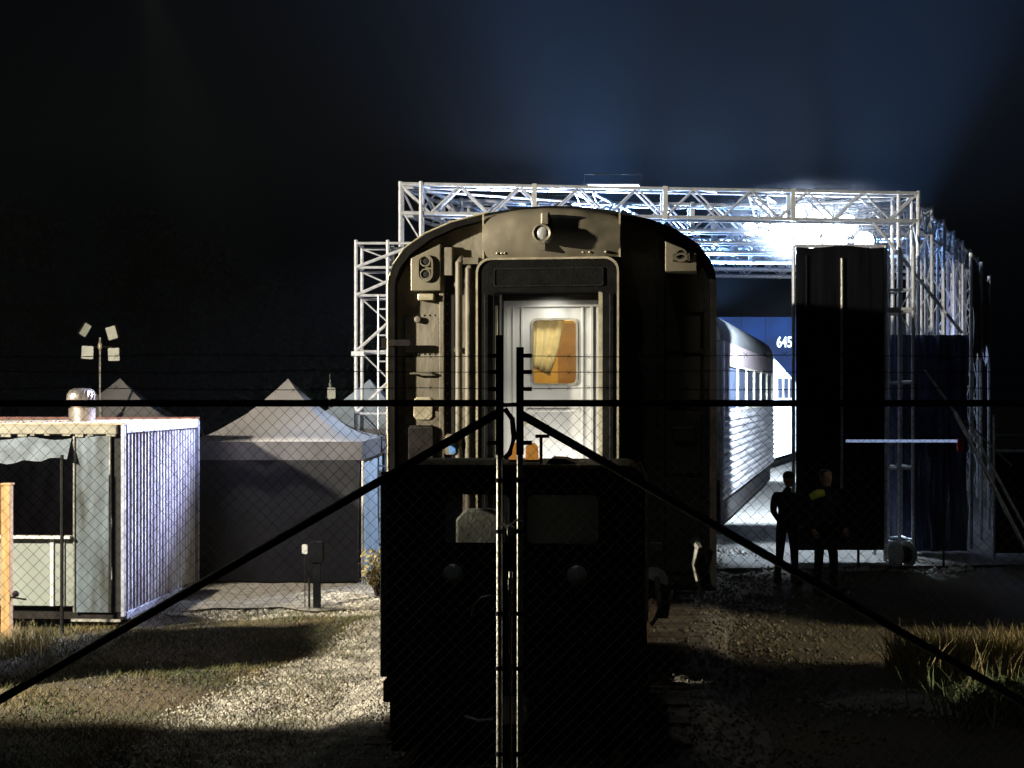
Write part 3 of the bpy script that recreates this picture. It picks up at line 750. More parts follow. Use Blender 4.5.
for side in (-1, 1):
    xi = XC1 if side < 0 else XC2; xo = xi + side * 4.6
    gl = thing('gate_leaf', ('left' if side < 0 else 'right') + ' leaf of the chain link gate with a dark brace,' + (' before the kiosk' if side < 0 else ' before the black panel'), 'gate leaf', (xi, GY, 0), 0, 'leaves of the chain link gate')
    L = side * 4.6
    b = MB(); b.tube([(L, 0, GT + .0), (0, 0, GT)], .021, 10); b.build('top_rail', 'gdark', gl, True)
    b = MB(); b.tube([(L, 0, .1), (0, 0, .1)], .021, 10); b.build('bottom_rail', 'gdark', gl, True)
    b = MB(); b.tube([(L, 0, .05), (L, 0, 2.98)], .021, 10); b.build('outer_stile', 'gdark', gl, True)
    b = MB(); b.tube([(0, 0, .04), (0, 0, 2.35)], .019, 12); b.build('inner_stile', 'galv', gl, True)
    b = MB(); b.tube([(0, 0, 2.35), (0, 0, 2.98 if side > 0 else 3.05)], .023, 12); b.build('shaded_wire_arm_post', 'gdark', gl, True)  # top length of the stile coloured dark for its shade
    b = MB(); b.tube([(0, -.03, 2.60 if side < 0 else 2.59), (L * .97, -.03, 2.60 - 4.46 * .576)], .026, 10); b.build('diagonal_brace', 'gdark', gl, True)
    mesh_panel(min(0, L), max(0, L), .1, GT - .01, .024).build('chain_link_mesh', 'wire', gl)
    b = MB()
    for z in (2.93, 2.835, 2.735):
        b.tube([(L, .0, z)] + [(L * (1 - t), 0, z - .008 * math.sin(t * 14 + z * 20)) for t in (.15, .3, .45, .6, .75, .9)] + [(0, 0, z)], .0022, 4)
        k = 0
        for i in range(40):
            xx = L * (i + .5) / 40; zz = z - .008 * math.sin((1 - (i + .5) / 40) * 14 + z * 20)
            b.tube([(xx - .012, -.01, zz - .015), (xx + .012, .01, zz + .015)], .0014, 3); b.tube([(xx + .012, -.01, zz - .015), (xx - .012, .01, zz + .015)], .0014, 3)
    b.build('barbed_wire', 'wire', gl)
    b = MB()
    for z in (2.93, 2.835, 2.735, 2.42):
        b.box(min(0, side * .07), max(0, side * .07), -.018, .018, z - .012, z + .012)
    b.build('wire_clip', 'gdark', gl)
    for z in (.6, 1.1, 1.42, 1.9, 2.2): MB().tube([(0, 0, z - .012), (0, 0, z + .012)], .024, 12).build('tension_band', 'gdark', gl, True)
    if side < 0:
        b = MB(); b.tube([(.03, -.02, 2.62), (.075, -.02, 2.56), (.085, -.02, 2.45), (.06, -.02, 2.36), (.03, -.02, 2.33)], .016, 8); b.build('latch_loop', 'gdark', gl, True)
        b = MB(); b.tube([(0, 0, 2.64), (.115, 0, 2.645)], .012, 8); b.build('latch_bar', 'gdark', gl, True)
    else:
        b = MB(); b.tube([(-.055, -.02, .2), (-.055, -.02, 1.58)], .009, 8); db = b.build('drop_bolt', 'rust', gl, True)
        c = MB(); c.box(-.07, -.04, -.045, -.01, 1.56, 1.63, .005); c.tube([(-.055, -.03, 1.63), (-.055, -.03, 1.67)], .013, 8); c.build('handle', 'galv', db, bevel=.003)
        b = MB(); b.tube([(-.11, -.025, 1.95), (-.07, -.035, 1.93), (-.02, -.03, 1.97), (.02, -.025, 1.96)], .008, 6); b.build('lock_chain', 'galv', gl, True)
        MB().box(-.075, -.035, -.055, -.03, 1.88, 1.935, .006).build('padlock', 'galv', gl, bevel=.003)
for side in (-1, 1):
    xi = (XC1 if side < 0 else XC2) + side * 4.72
    gp = MB().tube([(xi, GY, -.1), (xi, GY, 3.1)], .045, 12).build('gate_post', 'gdark', None, True)
    tag(gp, ('left' if side < 0 else 'right') + ' outer hanging post of the chain link gate', 'post', 'posts of the gate')

# ------------------------------------------------------------------ truss canopy
tr = thing('truss_canopy', 'long open roof of aluminium lattice trusses lit blue white above the train', 'truss canopy', (0, 0, 0))
def truss(A, B, up, sd, hh, ww, step, name, parent, r=.033, plates=True, m='alu'):
    A, B = Vector(A), Vector(B); d = B - A; L = d.length; d.normalize(); up = Vector(up); sd = Vector(sd)
    b = MB(); n = max(2, round(L / step)); n += n % 2
    cs = [(0, 0), (0, 1), (1, 0), (1, 1)]
    off = lambda u, s: up * (-hh * u) + sd * (ww * s)
    for u, s in cs: b.tube([A + off(u, s), B + off(u, s)], r, 7)
    for i in range(n):
        p, q = A + d * (L * i / n), A + d * (L * (i + 1) / n)
        u0, u1 = (0, 1) if i % 2 == 0 else (1, 0)
        for s in (0, 1): b.tube([p + off(u0, s), q + off(u1, s)], r * .62, 5)
        for u in (0, 1): b.tube([p + off(u, u0), q + off(u, u1)], r * .5, 5)
    o = b.build(name, m, parent, True)
    if plates:
        k = max(1, round(L / 2.3))
        for i in range(1, k):
            p = A + d * (L * i / k)
            for s in (0, 1):
                q = p + sd * (ww * s)
                MB().tube([q + up * .04, q - up * (hh + .04)], .055, 4).build('joint_plate', 'whitep', o)
    return o
ZT = 6.2
frames = []
NF = 7
for i in range(NF):
    xl, xr_ = -1.85 + .60 * i, 7.05 + .82 * i; yl, yr = 23.2 + 1.95 * i, 24.3 + 1.95 * i
    frames.append((xl, yl, xr_, yr))
    truss((xl, yl, ZT), (xr_, yr, ZT), (0, 0, 1), (.0, .38, 0), .48, 1, .50, 'roof_truss', tr)
    for xx, yy, s in ((xl, yl, -1), (xr_, yr, 1)):
        b = MB()
        for dx, dy in ((0, 0), (.34 * -s, 0), (0, .38), (.34 * -s, .38)):
            b.tube([(xx + dx, yy + dy, 0), (xx + dx, yy + dy, ZT + .04)], .034, 8)
        z = .3; k = 0
        while z < ZT - .6:
            a, c = (0, .34 * -s) if k % 2 == 0 else (.34 * -s, 0)
            b.tube([(xx + a, yy, z), (xx + c, yy, z + .55)], .015, 5); b.tube([(xx, yy + (0 if k % 2 else .38), z), (xx, yy + (.38 if k % 2 else 0), z + .55)], .015, 5)
            z += .55; k += 1
        b.build('truss_column', 'alu', tr, True)
f0, f1 = frames[0], frames[-1]
for (a, c) in (((f0[0], f0[1]), (f1[0], f1[1])), ((f0[2], f0[3]), (f1[2], f1[3]))):
    truss((a[0], a[1] + .4, ZT - .02), (c[0], c[1], ZT - .02), (0, 0, 1), (.34 if a[0] < 0 else -.34, 0, 0), .44, 1, .65, 'side_truss', tr)
for t in (.33, .67):
    a = Vector((f0[0] + (f0[2] - f0[0]) * t, f0[1] + (f0[3] - f0[1]) * t + .4, ZT - .05)); c = Vector((f1[0] + (f1[2] - f1[0]) * t, f1[1] + (f1[3] - f1[1]) * t, ZT - .05))
    truss(a, c, (0, 0, 1), (.3, 0, 0), .35, 1, .65, 'side_truss', tr, .022, False)
for i in range(NF - 1):
    a, c = frames[i], frames[i + 1]
    b = MB(); b.tube([(a[0] + .3, a[1] + .4, ZT - .06), (a[0] + (a[2] - a[0]) * .5, c[1] + .5, ZT - .06)], .02, 6); b.tube([(a[2] - .3, a[3] + .4, ZT - .06), (a[0] + (a[2] - a[0]) * .5, c[1] + .6, ZT - .08)], .02, 6); b.build('wind_brace', 'alu', tr, True)
b = MB(); b.tube([P(873, 222, 23.6), P(962, 333, 23.6)], .028, 8); b.build('raking_brace', 'alu', tr, True)

# left scaffold tower
def scaffold(name, x0, x1, y0, y1, zt_, lifts, label, group, braces=True, r=.026, m='alu', posts=2):
    t = thing(name, label, 'scaffold', ((x0 + x1) / 2, (y0 + y1) / 2, 0), 0, group)
    X, Y = (x1 - x0) / 2, (y1 - y0) / 2
    for k in range(posts):
        xx = -X + 2 * X * k / (posts - 1)
        for yy in (-Y, Y):
            MB().tube([(xx, yy, 0), (xx, yy, zt_)], r, 8).build('standard', m, t, True)
    for z in lifts:
        for yy in (-Y, Y): MB().tube([(-X, yy, z), (X, yy, z)], r * .75, 7).build('ledger', m, t, True)
        for xx in (-X, X): MB().tube([(xx, -Y, z + .02), (xx, Y, z + .02)], r * .75, 7).build('ledger', m, t, True)
    if braces:
        for i in range(len(lifts) - 1):
            MB().tube([(-X, -Y - .03, lifts[i]), (X, -Y - .03, lifts[i + 1])], r * .9, 7).build('brace', m, t, True); MB().tube([(X, Y, lifts[i]), (-X, Y, lifts[i + 1])], r * .5, 6).build('brace', m, t, True)
    return t
a = P(356, 240, 22.5)
lt = scaffold('scaffold_tower', a.x, a.x + 1.02, 22.5, 23.4, a.z - .0, (.3, 1.35, 2.4, 3.4, 4.3, 4.75, 5.14), 'pale tube scaffold tower standing left of the carriage roof', 'scaffold towers', True, .03, 'alu', 3)
b = MB()
for k in range(10): b.tube([(-.15, -.48, .3 + k * .42), (.3, -.48, .3 + k * .42)], .014, 6)
b.tube([(-.15, -.48, 0), (-.15, -.48, 4.3)], .018, 6); b.tube([(.3, -.48, 0), (.3, -.48, 4.3)], .018, 6); b.build('ladder', 'alu', lt, True)
b = MB()
for z in (3.35, 1.9): b.box(-.58, -.38, -.5, -.44, z - .03, z + .05)
b.build('clamp', 'alu', lt)
a = P(886, 250, 22.9); c = P(913, 250, 22.9)
rt = scaffold('scaffold_tower', a.x, c.x, 22.9, 23.6, P(0, 246, 22.9).z, (.3, 1.5, 2.9, 4.06, 4.42), 'short scaffold tower at the right edge of the black panel, with a guard frame', 'scaffold towers', False, .03, 'alu', 3)
MB().box(-.2, .2, -.40, -.34, 4.08, 4.13).build('guard_frame', 'alu', rt)
a = P(971, 253, 24.5); c = P(990, 290, 24.5)
fr2 = thing('sheeted_scaffold_bay', 'scaffold bay at far right hung with a torn grey dust sheet', 'scaffold', (a.x, 24.5, 0), 0)
for k, (px, py, Y) in enumerate(((971, 253, 24.5), (981, 262, 26.0), (989, 276, 28.0))):
    q = P(px, py, Y); MB().tube([(q.x - a.x, Y - 24.5, 0), (q.x - a.x, Y - 24.5, q.z)], .035, 8).build('standard', 'alu', fr2, True)
vs = []; fs = []
q0, q1 = P(972, 258, 24.6), P(989, 285, 28)
for i in range(16):
    t = i / 15; x = q0.x + (q1.x - q0.x) * t - a.x; y = 24.62 + 3.4 * t - 24.5; zt2 = q0.z + (q1.z - q0.z) * t; zb = 3.5 + .25 * math.sin(i * 1.7)
    for j in range(8): vs.append((x + .05 * math.sin(i * 2.1 + j * .8), y, zb + (zt2 - zb) * j / 7))
for i in range(15):
    for j in range(7): k = i * 8 + j; fs.append((k, k + 8, k + 9, k + 1))
MB().add(vs, fs).build('dust_sheet', 'cloth', fr2, True)

# black hanging panel and sheeting
a, c = P(796, 247, 22.6), P(884, 247, 22.6)
pn = thing('black_panel', 'tall black scenery panel hanging in front of the work lamps, right of the train', 'panel', ((a.x + c.x) / 2, 22.6, 0), 0)
X = (c.x - a.x) / 2
vs = []; fs = []
for i in range(33):
    t = i / 32
    for j in range(13):
        u = j / 12; vs.append((-X + 2 * X * t, .012 * math.sin(t * 23 + u * 2.5 + 2 * math.sin(t * 5)) + .006 * math.sin(t * 61 + u * 6), .2 + u * (a.z - .2 - .02 * math.sin(t * 9))))
for i in range(32):
    for j in range(12): k = i * 13 + j; fs.append((k, k + 13, k + 14, k + 1))
o = MB().add(vs, fs).build('drape', 'drape', pn, True); so = o.modifiers.new('s', 'SOLIDIFY'); so.thickness = .03; so.offset = 1
b = MB(); b.tube([(-X - .03, .05, .1), (-X - .03, .05, a.z + .03)], .03, 8); b.tube([(X + .03, .05, 0), (X + .03, .05, a.z + .03)], .03, 8); b.tube([(-X, .06, a.z + .02), (X, .06, a.z + .02)], .03, 8); b.build('frame', 'alu', pn, True)
b = MB(); b.tube([(P(842, 0, 22.5).x - (a.x + c.x) / 2, -.08, 1.2), (P(842, 0, 22.5).x - (a.x + c.x) / 2, -.08, P(0, 258, 22.5).z)], .025, 8); b.build('batten', 'galv', pn, True)
b = MB(); b.tube([(P(807, 0, 22.5).x - (a.x + c.x) / 2, -.06, 3.6), (P(807, 0, 22.5).x - (a.x + c.x) / 2, -.06, 4.95)], .014, 8); b.build('cord', 'gdark', pn, True)
a, c = P(889, 335, 23.8), P(968, 335, 23.8)
vs = []; fs = []
for i in range(41):
    t = i / 40
    for j in range(17):
        u = j / 16; vs.append((a.x + (c.x - a.x) * t, 23.8 + .06 * math.sin(t * 31 + u * 4) + .05 * math.sin(u * 17 + t * 8) + .03 * math.sin(t * 70 + 5 * u), .05 + u * (a.z - .05)))
for i in range(40):
    for j in range(16): k = i * 17 + j; fs.append((k, k + 17, k + 18, k + 1))
o = MB().add(vs, fs).build('plastic_sheeting', 'sheet', None, True); tag(o, 'crumpled dark blue plastic sheeting hung between scaffold posts right of the black panel', 'sheeting')
b = MB(); p0, p1 = P(846, 441, 21.9), P(957, 441, 21.9)
brt = thing('barrier_rail', 'bluish horizontal tube made to glow, with a red end crossing the dark sheeting', 'barrier', (p0.x, 21.9, 0))
Lb = p1.x - p0.x
MB().tube([(0, 0, p0.z), (Lb, 0, p0.z)], .022, 8).build('tube', mat('glowing_blue_tube', (.6, .7, .8), .4, 0, 0, 4, 0, emit=(.45, .6, 1), es=.45), brt, True)  # emission stands in for lamplight reflected by the tube
MB().box(Lb, Lb + .09, -.035, .035, p0.z - .16, p0.z + .035, .01).build('red_end', 'redl', brt)
for xx in (.2, Lb - .2): MB().tube([(xx, .03, 0), (xx, .03, p0.z)], .02, 8).build('stand', 'gdark', brt, True)
# raking poles at far right
for k, (p, q, r) in enumerate((((955, 412, 20.5), (1024, 545, 19), .03), ((972, 430, 20.6), (1018, 515, 19.6), .022), ((925, 370, 21), (968, 430, 20.6), .02), ((965, 420, 20.3), (1012, 466, 20), .015))):
    A_, B_ = P(*p), P(*q)
    d = (B_ - A_).normalized()
    if k == 0 or k == 1: B_ = A_ + d * ((A_.z - 0) / -d.z)
    o = MB().tube([A_, B_], r, 8).build('raking_pole', 'galv', None, True)
    tag(o, ('thickest leaning scaffold pole running down to the ground at far right', 'second leaning pole beside the thickest one at far right', 'upper short pole continuing the lean of the far right poles', 'thin loose pole fanning off the leaning poles')[k], 'pole', 'leaning poles at far right')
# far right site fence
ff = thing('site_fence', 'dim temporary fence panel with a pale rail beyond the leaning poles', 'fence', (P(994, 0, 23).x, 23, 0))
MB().tube([(0, 0, 0), (0, 0, P(0, 415, 23).z)], .022, 8).build('post', 'alu', ff, True)
MB().tube([(0, 0, P(0, 451, 23).z), (2.2, 0, P(0, 452, 23).z)], .022, 8).build('rail', 'alu', ff, True)
MB().tube([(0, 0, P(0, 435, 23).z), (2.2, 0, P(0, 434, 23).z)], .015, 8).build('rail', 'galv', ff, True)
MB().tube([(2.2, 0, 0), (2.2, 0, 2.4)], .022, 8).build('post', 'alu', ff, True)
b = MB(); b.box(.02, 2.18, .01, .02, .1, 1.75); b.build('infill_sheet', 'drape', ff)

# equipment on the ground beside the panel
a = P(897, 552, 22.3)
ec = thing('cable_reel', 'low cable reel with pale highlights beside the foot of the black panel', 'cable reel', (a.x, 22.0, 0), R(20))
for sx in (-1, 1): MB().lathe([(.03, 0), (.2, 0), (.2, .03), (.03, .03)], (sx * .12 - .015, 0, .2), 'x', 18).build('flange', 'whitep', ec, True)
MB().lathe([(.12, -.1), (.13, 0), (.12, .1)], (0, 0, .2), 'x', 18).build('cable', 'rubber', ec, True)
MB().tube([(-.17, 0, 0), (-.17, 0, .42), (.17, 0, .42), (.17, 0, 0)], .014, 6).build('stand', 'alu', ec, True)

# flood lamps on the truss: things of their own
def flood(x, y, z, aim, w_, h_, label, es='glow'):
    t = thing('floodlight', label, 'floodlight', (x, y, z), 0, 'floodlights hung in the truss roof')
    t.rotation_euler = (Vector(aim) - Vector((x, y, z))).to_track_quat('-Y', 'Z').to_euler()
    MB().box(-w_ / 2, w_ / 2, 0, .14, -h_ / 2, h_ / 2, .02).build('housing', 'black', t)
    MB().box(-w_ / 2 + .03, w_ / 2 - .03, -.012, -.002, -h_ / 2 + .03, h_ / 2 - .03, .02).build('lens', es, t)
    b = MB(); b.tube([(-w_ / 2 - .02, .07, 0), (-w_ / 2 - .02, .07, h_ / 2 + .16), (w_ / 2 + .02, .07, h_ / 2 + .16), (w_ / 2 + .02, .07, 0)], .014, 6); b.build('yoke', 'gdark', t)
def par(x, y, z, r_, aim, label):
    t = thing('round_floodlight', label, 'floodlight', (x, y, z), 0, 'round floodlights glaring above the black panel')
    t.rotation_euler = (Vector(aim) - Vector((x, y, z))).to_track_quat('-Y', 'Z').to_euler()
    MB().lathe([(r_ * .5, .3), (r_ * .8, .2), (r_ * 1.03, .0), (r_ * 1.05, -.03), (r_ * .98, -.03), (r_ * .97, -.01)], (0, 0, 0), 'y', 20).build('housing', 'black', t, True)
    MB().lathe([(r_ * .96, -.015), (r_ * .6, -.05), (r_ * .1, -.07)], (0, 0, 0), 'y', 20).build('lens', 'glow', t, True)
    MB().tube([(-r_ * 1.1, .06, 0), (-r_ * 1.1, .06, r_ + .12), (r_ * 1.1, .06, r_ + .12), (r_ * 1.1, .06, 0)], .014, 6).build('yoke', 'gdark', t)
for (fx, fy, fz, rr_, lb) in ((4.78, 25.0, 5.62, .17, 'lower left lamp of the glaring cluster over the black panel'), (5.12, 25.5, 5.88, .20, 'upper left lamp of the glaring cluster'), (5.30, 25.1, 5.50, .22, 'second lamp along the lower row of the glaring cluster'),
                          (5.62, 25.6, 5.86, .24, 'biggest lamp, top middle of the glaring cluster'), (5.82, 25.2, 5.46, .21, 'third lamp along the lower row of the glaring cluster'), (6.12, 25.6, 5.80, .2, 'upper right lamp of the glaring cluster'), (6.36, 25.3, 5.48, .18, 'lower right lamp of the glaring cluster over the panel edge'), (4.40, 25.9, 5.78, .13, 'small lamp at the left end of the glaring cluster')):
    par(fx, fy, fz, rr_, (fx * .5, 0, 1.5), lb)
flood(1.75, 24.2, 6.31, (2, 0, 4), .95, .10, 'slim lit lamp bar on the top chord of the front truss, above the carriage roof')
flood(.9, 25.1, 6.0, (-4, 17, 1), .30, .22, 'small floodlight in the truss above the left side of the carriage')
flood(3.6, 30.0, 5.5, (3, 10, 1), .4, .2, 'floodlight deep in the truss roof over the gap beside the train', 'glow')

# far blue wall with number
bw = thing('blue_wall', 'deep blue wall with the white number 645 behind the engine', 'wall', (17.5, 58, 0))
MB().box(-9, -2.5, 0, .2, 0, H + (HOR - 317) * 58 / F).build('wall_face', 'bluewall', bw)
b = MB()
for k in range(7): b.box(-9 + k, -8.95 + k, -.03, -.002, 0, 5.9)
b.build('wall_seam', 'bluewall', bw)
fc = bpy.data.curves.new('number', 'FONT'); fc.body = '645'; fc.size = .62; fc.extrude = .01; fc.offset = .008; fc.resolution_u = 6; fc.align_x = 'CENTER'
fo = bpy.data.objects.new('number', fc); COL.objects.link(fo); fo.parent = bw; q = P(784.6, 347, 57.9); fo.scale = (.70, 1, 1)
fo.location = (q.x - 17.5, -.06, q.z); fo.rotation_euler = (R(90), 0, 0); fc.materials.append(M['digit'])
lamp('number_wall_light', 'SPOT', (9.5, 47.5, 7.4), (12.5, 58, 4.5), 260, (.5, .7, 1), .2, 80, .5)

# ------------------------------------------------------------------ kiosk container
KX1, KY0, KZ = -4.55, 16.4, 2.35
kk = thing('kiosk_container', 'converted shipping container kiosk with corrugated end, open hatch and pale counter front', 'container', (KX1, KY0, 0), R(-4))
Lk, Dk = 5.4, 3.0
vs = []; n = 0; b = MB()
# corrugated end (x = 0 plane, running back)
steps = []
y = .08; 
while y < Dk - .08:
    steps += [(y, 0), (y + .028, 0), (y + .042, -.06), (y + .05, -.06)]; y += .12
for (yy, xx) in steps: vs += [(xx - .012, yy, .14), (xx - .012, yy, KZ - .1)]
fs = [(2 * i, 2 * i + 2, 2 * i + 3, 2 * i + 1) for i in range(len(steps) - 1)]
b.add(vs, fs).build('corrugated_end', 'contw', kk)
b = MB()
b.box(-.035, .015, 0, .045, .1, KZ); b.box(-.07, .015, Dk - .05, Dk, .1, KZ); b.box(-.07, .014, .08, Dk - .08, KZ - .10, KZ); b.box(-.07, .014, .08, Dk - .08, .06, .14)
b.build('corner_frame', 'frame', kk, bevel=.008)
b = MB(); b.box(-Lk, 0, .0, Dk, KZ + .001, KZ + .02); b.build('roof', 'controof', kk)
b = MB(); b.box(-Lk, .01, Dk - .04, Dk + .01, KZ + .02, KZ + .045); b.build('roof_edge', 'red', kk)
b = MB(); b.box(-Lk, -.075, -.03, .03, KZ - .11, KZ - .002); b.build('header', 'header', kk, bevel=.01)
b = MB()
for i in range(30): 
    xx = -Lk + .1 + i * .175 + random.uniform(-.03, .03); b.box(xx, xx + random.uniform(.03, .12), -.03, -.0, KZ - .125 - random.uniform(0, .02), KZ - .112)
b.build('torn_flashing', 'header', kk)
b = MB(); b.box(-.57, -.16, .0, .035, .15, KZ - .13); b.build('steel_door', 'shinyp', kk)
MB().box(-.15, -.036, .03, .05, .15, KZ - .13).build('gap_shade_strip', 'dark', kk)  # black strip stands in for the shade beside the door
b = MB(); b.tube([(-.59, -.01, .15), (-.59, -.01, KZ - .13)], .014, 8); b.tube([(-.16, -.01, .15), (-.16, -.01, KZ - .13)], .012, 8); b.build('door_post', 'galv', kk, True)
b = MB(); b.box(-2.6, -.61, .012, .05, .22, 1.02); pf = b.build('counter_front', 'panel', kk)
b = MB(); b.box(-.88, -.84, -.012, .011, .22, 1.02); b.box(-.74, -.71, -.012, .011, .22, 1.02); b.box(-2.6, -.61, -.10, .01, 1.02, 1.05); b.build('counter_trim', 'whitep', pf)
b = MB(); b.box(-Lk, -2.6, .01, .05, .15, KZ - .12); b.build('front_wall', 'contw', kk)
b = MB(); b.box(-Lk, -.06, Dk - .05, Dk - .01, .1, KZ - .01); b.box(-Lk, -Lk + .04, 0, Dk, .1, KZ - .01); b.build('rear_wall', 'contw', kk)
b = MB(); b.box(-Lk, -.02, .05, Dk - .05, .06, .14); b.build('floor', 'under', kk)
b = MB(); vs = []; fs = []
for i in range(20):
    t = i / 19; x = -2.6 + t * 1.98; dz = .06 * t
    vs += [(x, -.02 - .02 * math.sin(i * 1.3), KZ - .16 + .02 * math.sin(i)), (x, -.14 + .02 * math.sin(i * 2.2), KZ - .56 + dz + .02 * math.sin(i * 1.9) + .12 * t)]
for i in range(19): fs.append((2 * i, 2 * i + 2, 2 * i + 3, 2 * i + 1))
o = b.add(vs, fs).build('awning', 'awn', kk, True)
b = MB(); b.tube([(-.52, -.55, -.02), (-.52, -.55, 2.02)], .022, 8); b.build('awning_pole', 'gdark', kk, True)
b = MB(); b.box(-.62, -.03, -.03, .0, .045, .075); b.box(-.02, .02, .2, 2.6, .03, .055); b.build('base_rail', 'galv', kk)
b = MB()
for k in range(3): b.box(-1.0 + .3 * k, -.85 + .3 * k, .3, .6, -.05, .06)
b.box(-3, -2.7, .2, .5, -.05, .06); b.box(-.3, -.05, 2.5, 2.8, -.05, .06); b.build('foot_block', 'sleeper', kk)
# turbine vent: rests on the roof, fixed to it -> part
vc = P(82, 400, 17.6)
vt = thing('roof_turbine_vent', 'spinning aluminium turbine vent on a short neck on the kiosk roof', 'roof vent', (vc.x, 17.6, KZ + .02), 0)
MB().lathe([(.16, 0), (.165, .16), (.15, .17)], (0, 0, 0), 'z', 20).build('neck', 'alu2', vt, True)
b = MB(); prof = [(.12, .17), (.165, .20), (.19, .26), (.185, .33), (.15, .39), (.08, .42), (.01, .425)]
nv = 22; vs = []; fs = []
for k in range(nv):
    for i, (r, z) in enumerate(prof):
        for e, rr_ in ((0, r), (1, r * .93)):
            a_ = 2 * PI * (k + e * .95) / nv + z * 1.6; vs.append((rr_ * math.cos(a_), rr_ * math.sin(a_), z))
    o_ = k * len(prof) * 2
    for i in range(len(prof) - 1): fs.append((o_ + 2 * i, o_ + 2 * i + 1, o_ + 2 * i + 3, o_ + 2 * i + 2))
b.add(vs, fs).build('vanes', 'alu2', vt, True)

# orange timber post
a = P(7, 645, 15.1)
tp = thing('timber_post', 'orange lit timber post standing in straw grass before the kiosk', 'post', (a.x, 15.1, -.1))
b = MB(); b.box(-.05, .05, -.05, .05, 0, 1.83, .008); b.build('shaft', 'wood', tp, bevel=.006)
b = MB(); b.box(-.06, .06, -.06, .06, 1.83, 1.85); b.build('cap', 'wood', tp)
b = MB(); b.tube([(.04, 0, .62), (.22, -.04, .60)], .010, 6); b.tube([(-.05, 0, .6), (-.2, -.02, .55)], .01, 6); b.lathe([(.03, -.03), (.04, 0), (.02, .03)], (.1, -.02, .66), 'z', 8); b.build('wire_stub', 'under', tp)

# ------------------------------------------------------------------ tents
def tent(label, cx, cy, wid, dep, eave, peak, rz, roofm, wallm, group='canopy tents', rightm=None):
    t = thing('canopy_tent', label, 'tent', (cx, cy, 0), rz, group)
    X, Y = wid / 2, dep / 2
    vs = []; fs = []; K = 10; n = 12
    for i in range(K + 1):
        u = i / K; s = 1 - u; z = eave + (peak - eave) * (u ** 1.7 if u < 1 else 1)
        loop = []
        for side in range(4):
            for k in range(n):
                f = k / n
                c = [(-1 + 2 * f, -1), (1, -1 + 2 * f), (1 - 2 * f, 1), (-1, 1 - 2 * f)][side]
                loop.append((c[0] * X * s, c[1] * Y * s, z - .05 * s * u * math.sin(f * PI) * 2 + .006 * math.sin(k * 2.1 + i * 1.7)))
        vs += loop
    m4 = 4 * n
    for i in range(K):
        for k in range(m4): l = (k + 1) % m4; fs.append((i * m4 + k, i * m4 + l, (i + 1) * m4 + l, (i + 1) * m4 + k))
    o = MB().add(vs, fs).build('roof', roofm, t, True)
    vs = []; fs = []
    for (z, e) in ((eave + .005, 0), (eave - .13, .008), (eave - .26, .0)):
        for side in range(4):
            for k in range(n):
                f = k / n; c = [(-1 + 2 * f, -1), (1, -1 + 2 * f), (1 - 2 * f, 1), (-1, 1 - 2 * f)][side]
                vs.append((c[0] * (X + .012 + e * math.sin(k * 2)), c[1] * (Y + .012 + e * math.cos(k * 3)), z))
    for i in range(2):
        for k in range(m4): l = (k + 1) % m4; fs.append((i * m4 + k, i * m4 + l, (i + 1) * m4 + l, (i + 1) * m4 + k))
    MB().add(vs, fs).build('valance', 'clothv', t, True)
    for (x0, y0, x1, y1) in ((-X, -Y, X, -Y), (X, -Y, X, Y), (X, Y, -X, Y), (-X, Y, -X, -Y)):
        vs = []; fs = []
        for i in range(25):
            f = i / 24
            for j in range(6):
                z = .03 + (eave - .05) * j / 5; wv = .022 * math.sin(f * 22 + j * .9) * (1 - j / 6)
                nx_, ny_ = (y1 - y0) / wid, -(x1 - x0) / wid
                vs.append((x0 + (x1 - x0) * f - nx_ * (.03 + wv), y0 + (y1 - y0) * f - ny_ * (.03 + wv), z))
        for i in range(24):
            for j in range(5): k = i * 6 + j; fs.append((k, k + 6, k + 7, k + 1))
        sw = MB().add(vs, fs).build('side_wall', rightm if rightm and x0 > 0 and x1 > 0 else wallm, t, True)  # right wall gets paler blue cloth for the cold light on it
        if rightm and x0 > 0 and x1 > 0: sw['label'] = 'side wall with cold light put into its pale blue cloth'
    for sx in (-1, 1):
        for sy in (-1, 1):
            MB().tube([(sx * (X + .02), sy * (Y + .02), 0), (sx * (X + .02), sy * (Y + .02), eave - .27)], .02, 8).build('leg', 'whitep', t, True)
    return t
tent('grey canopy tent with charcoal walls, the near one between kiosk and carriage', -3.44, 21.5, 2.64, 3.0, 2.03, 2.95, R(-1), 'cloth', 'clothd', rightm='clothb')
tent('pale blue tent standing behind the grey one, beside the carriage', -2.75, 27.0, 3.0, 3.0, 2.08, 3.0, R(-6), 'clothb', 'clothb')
tent('dim grey tent far left whose peak rises behind the kiosk roof', -8.4, 30, 3.2, 3.2, 2.1, 3.06, R(8), 'cloth', 'clothd')

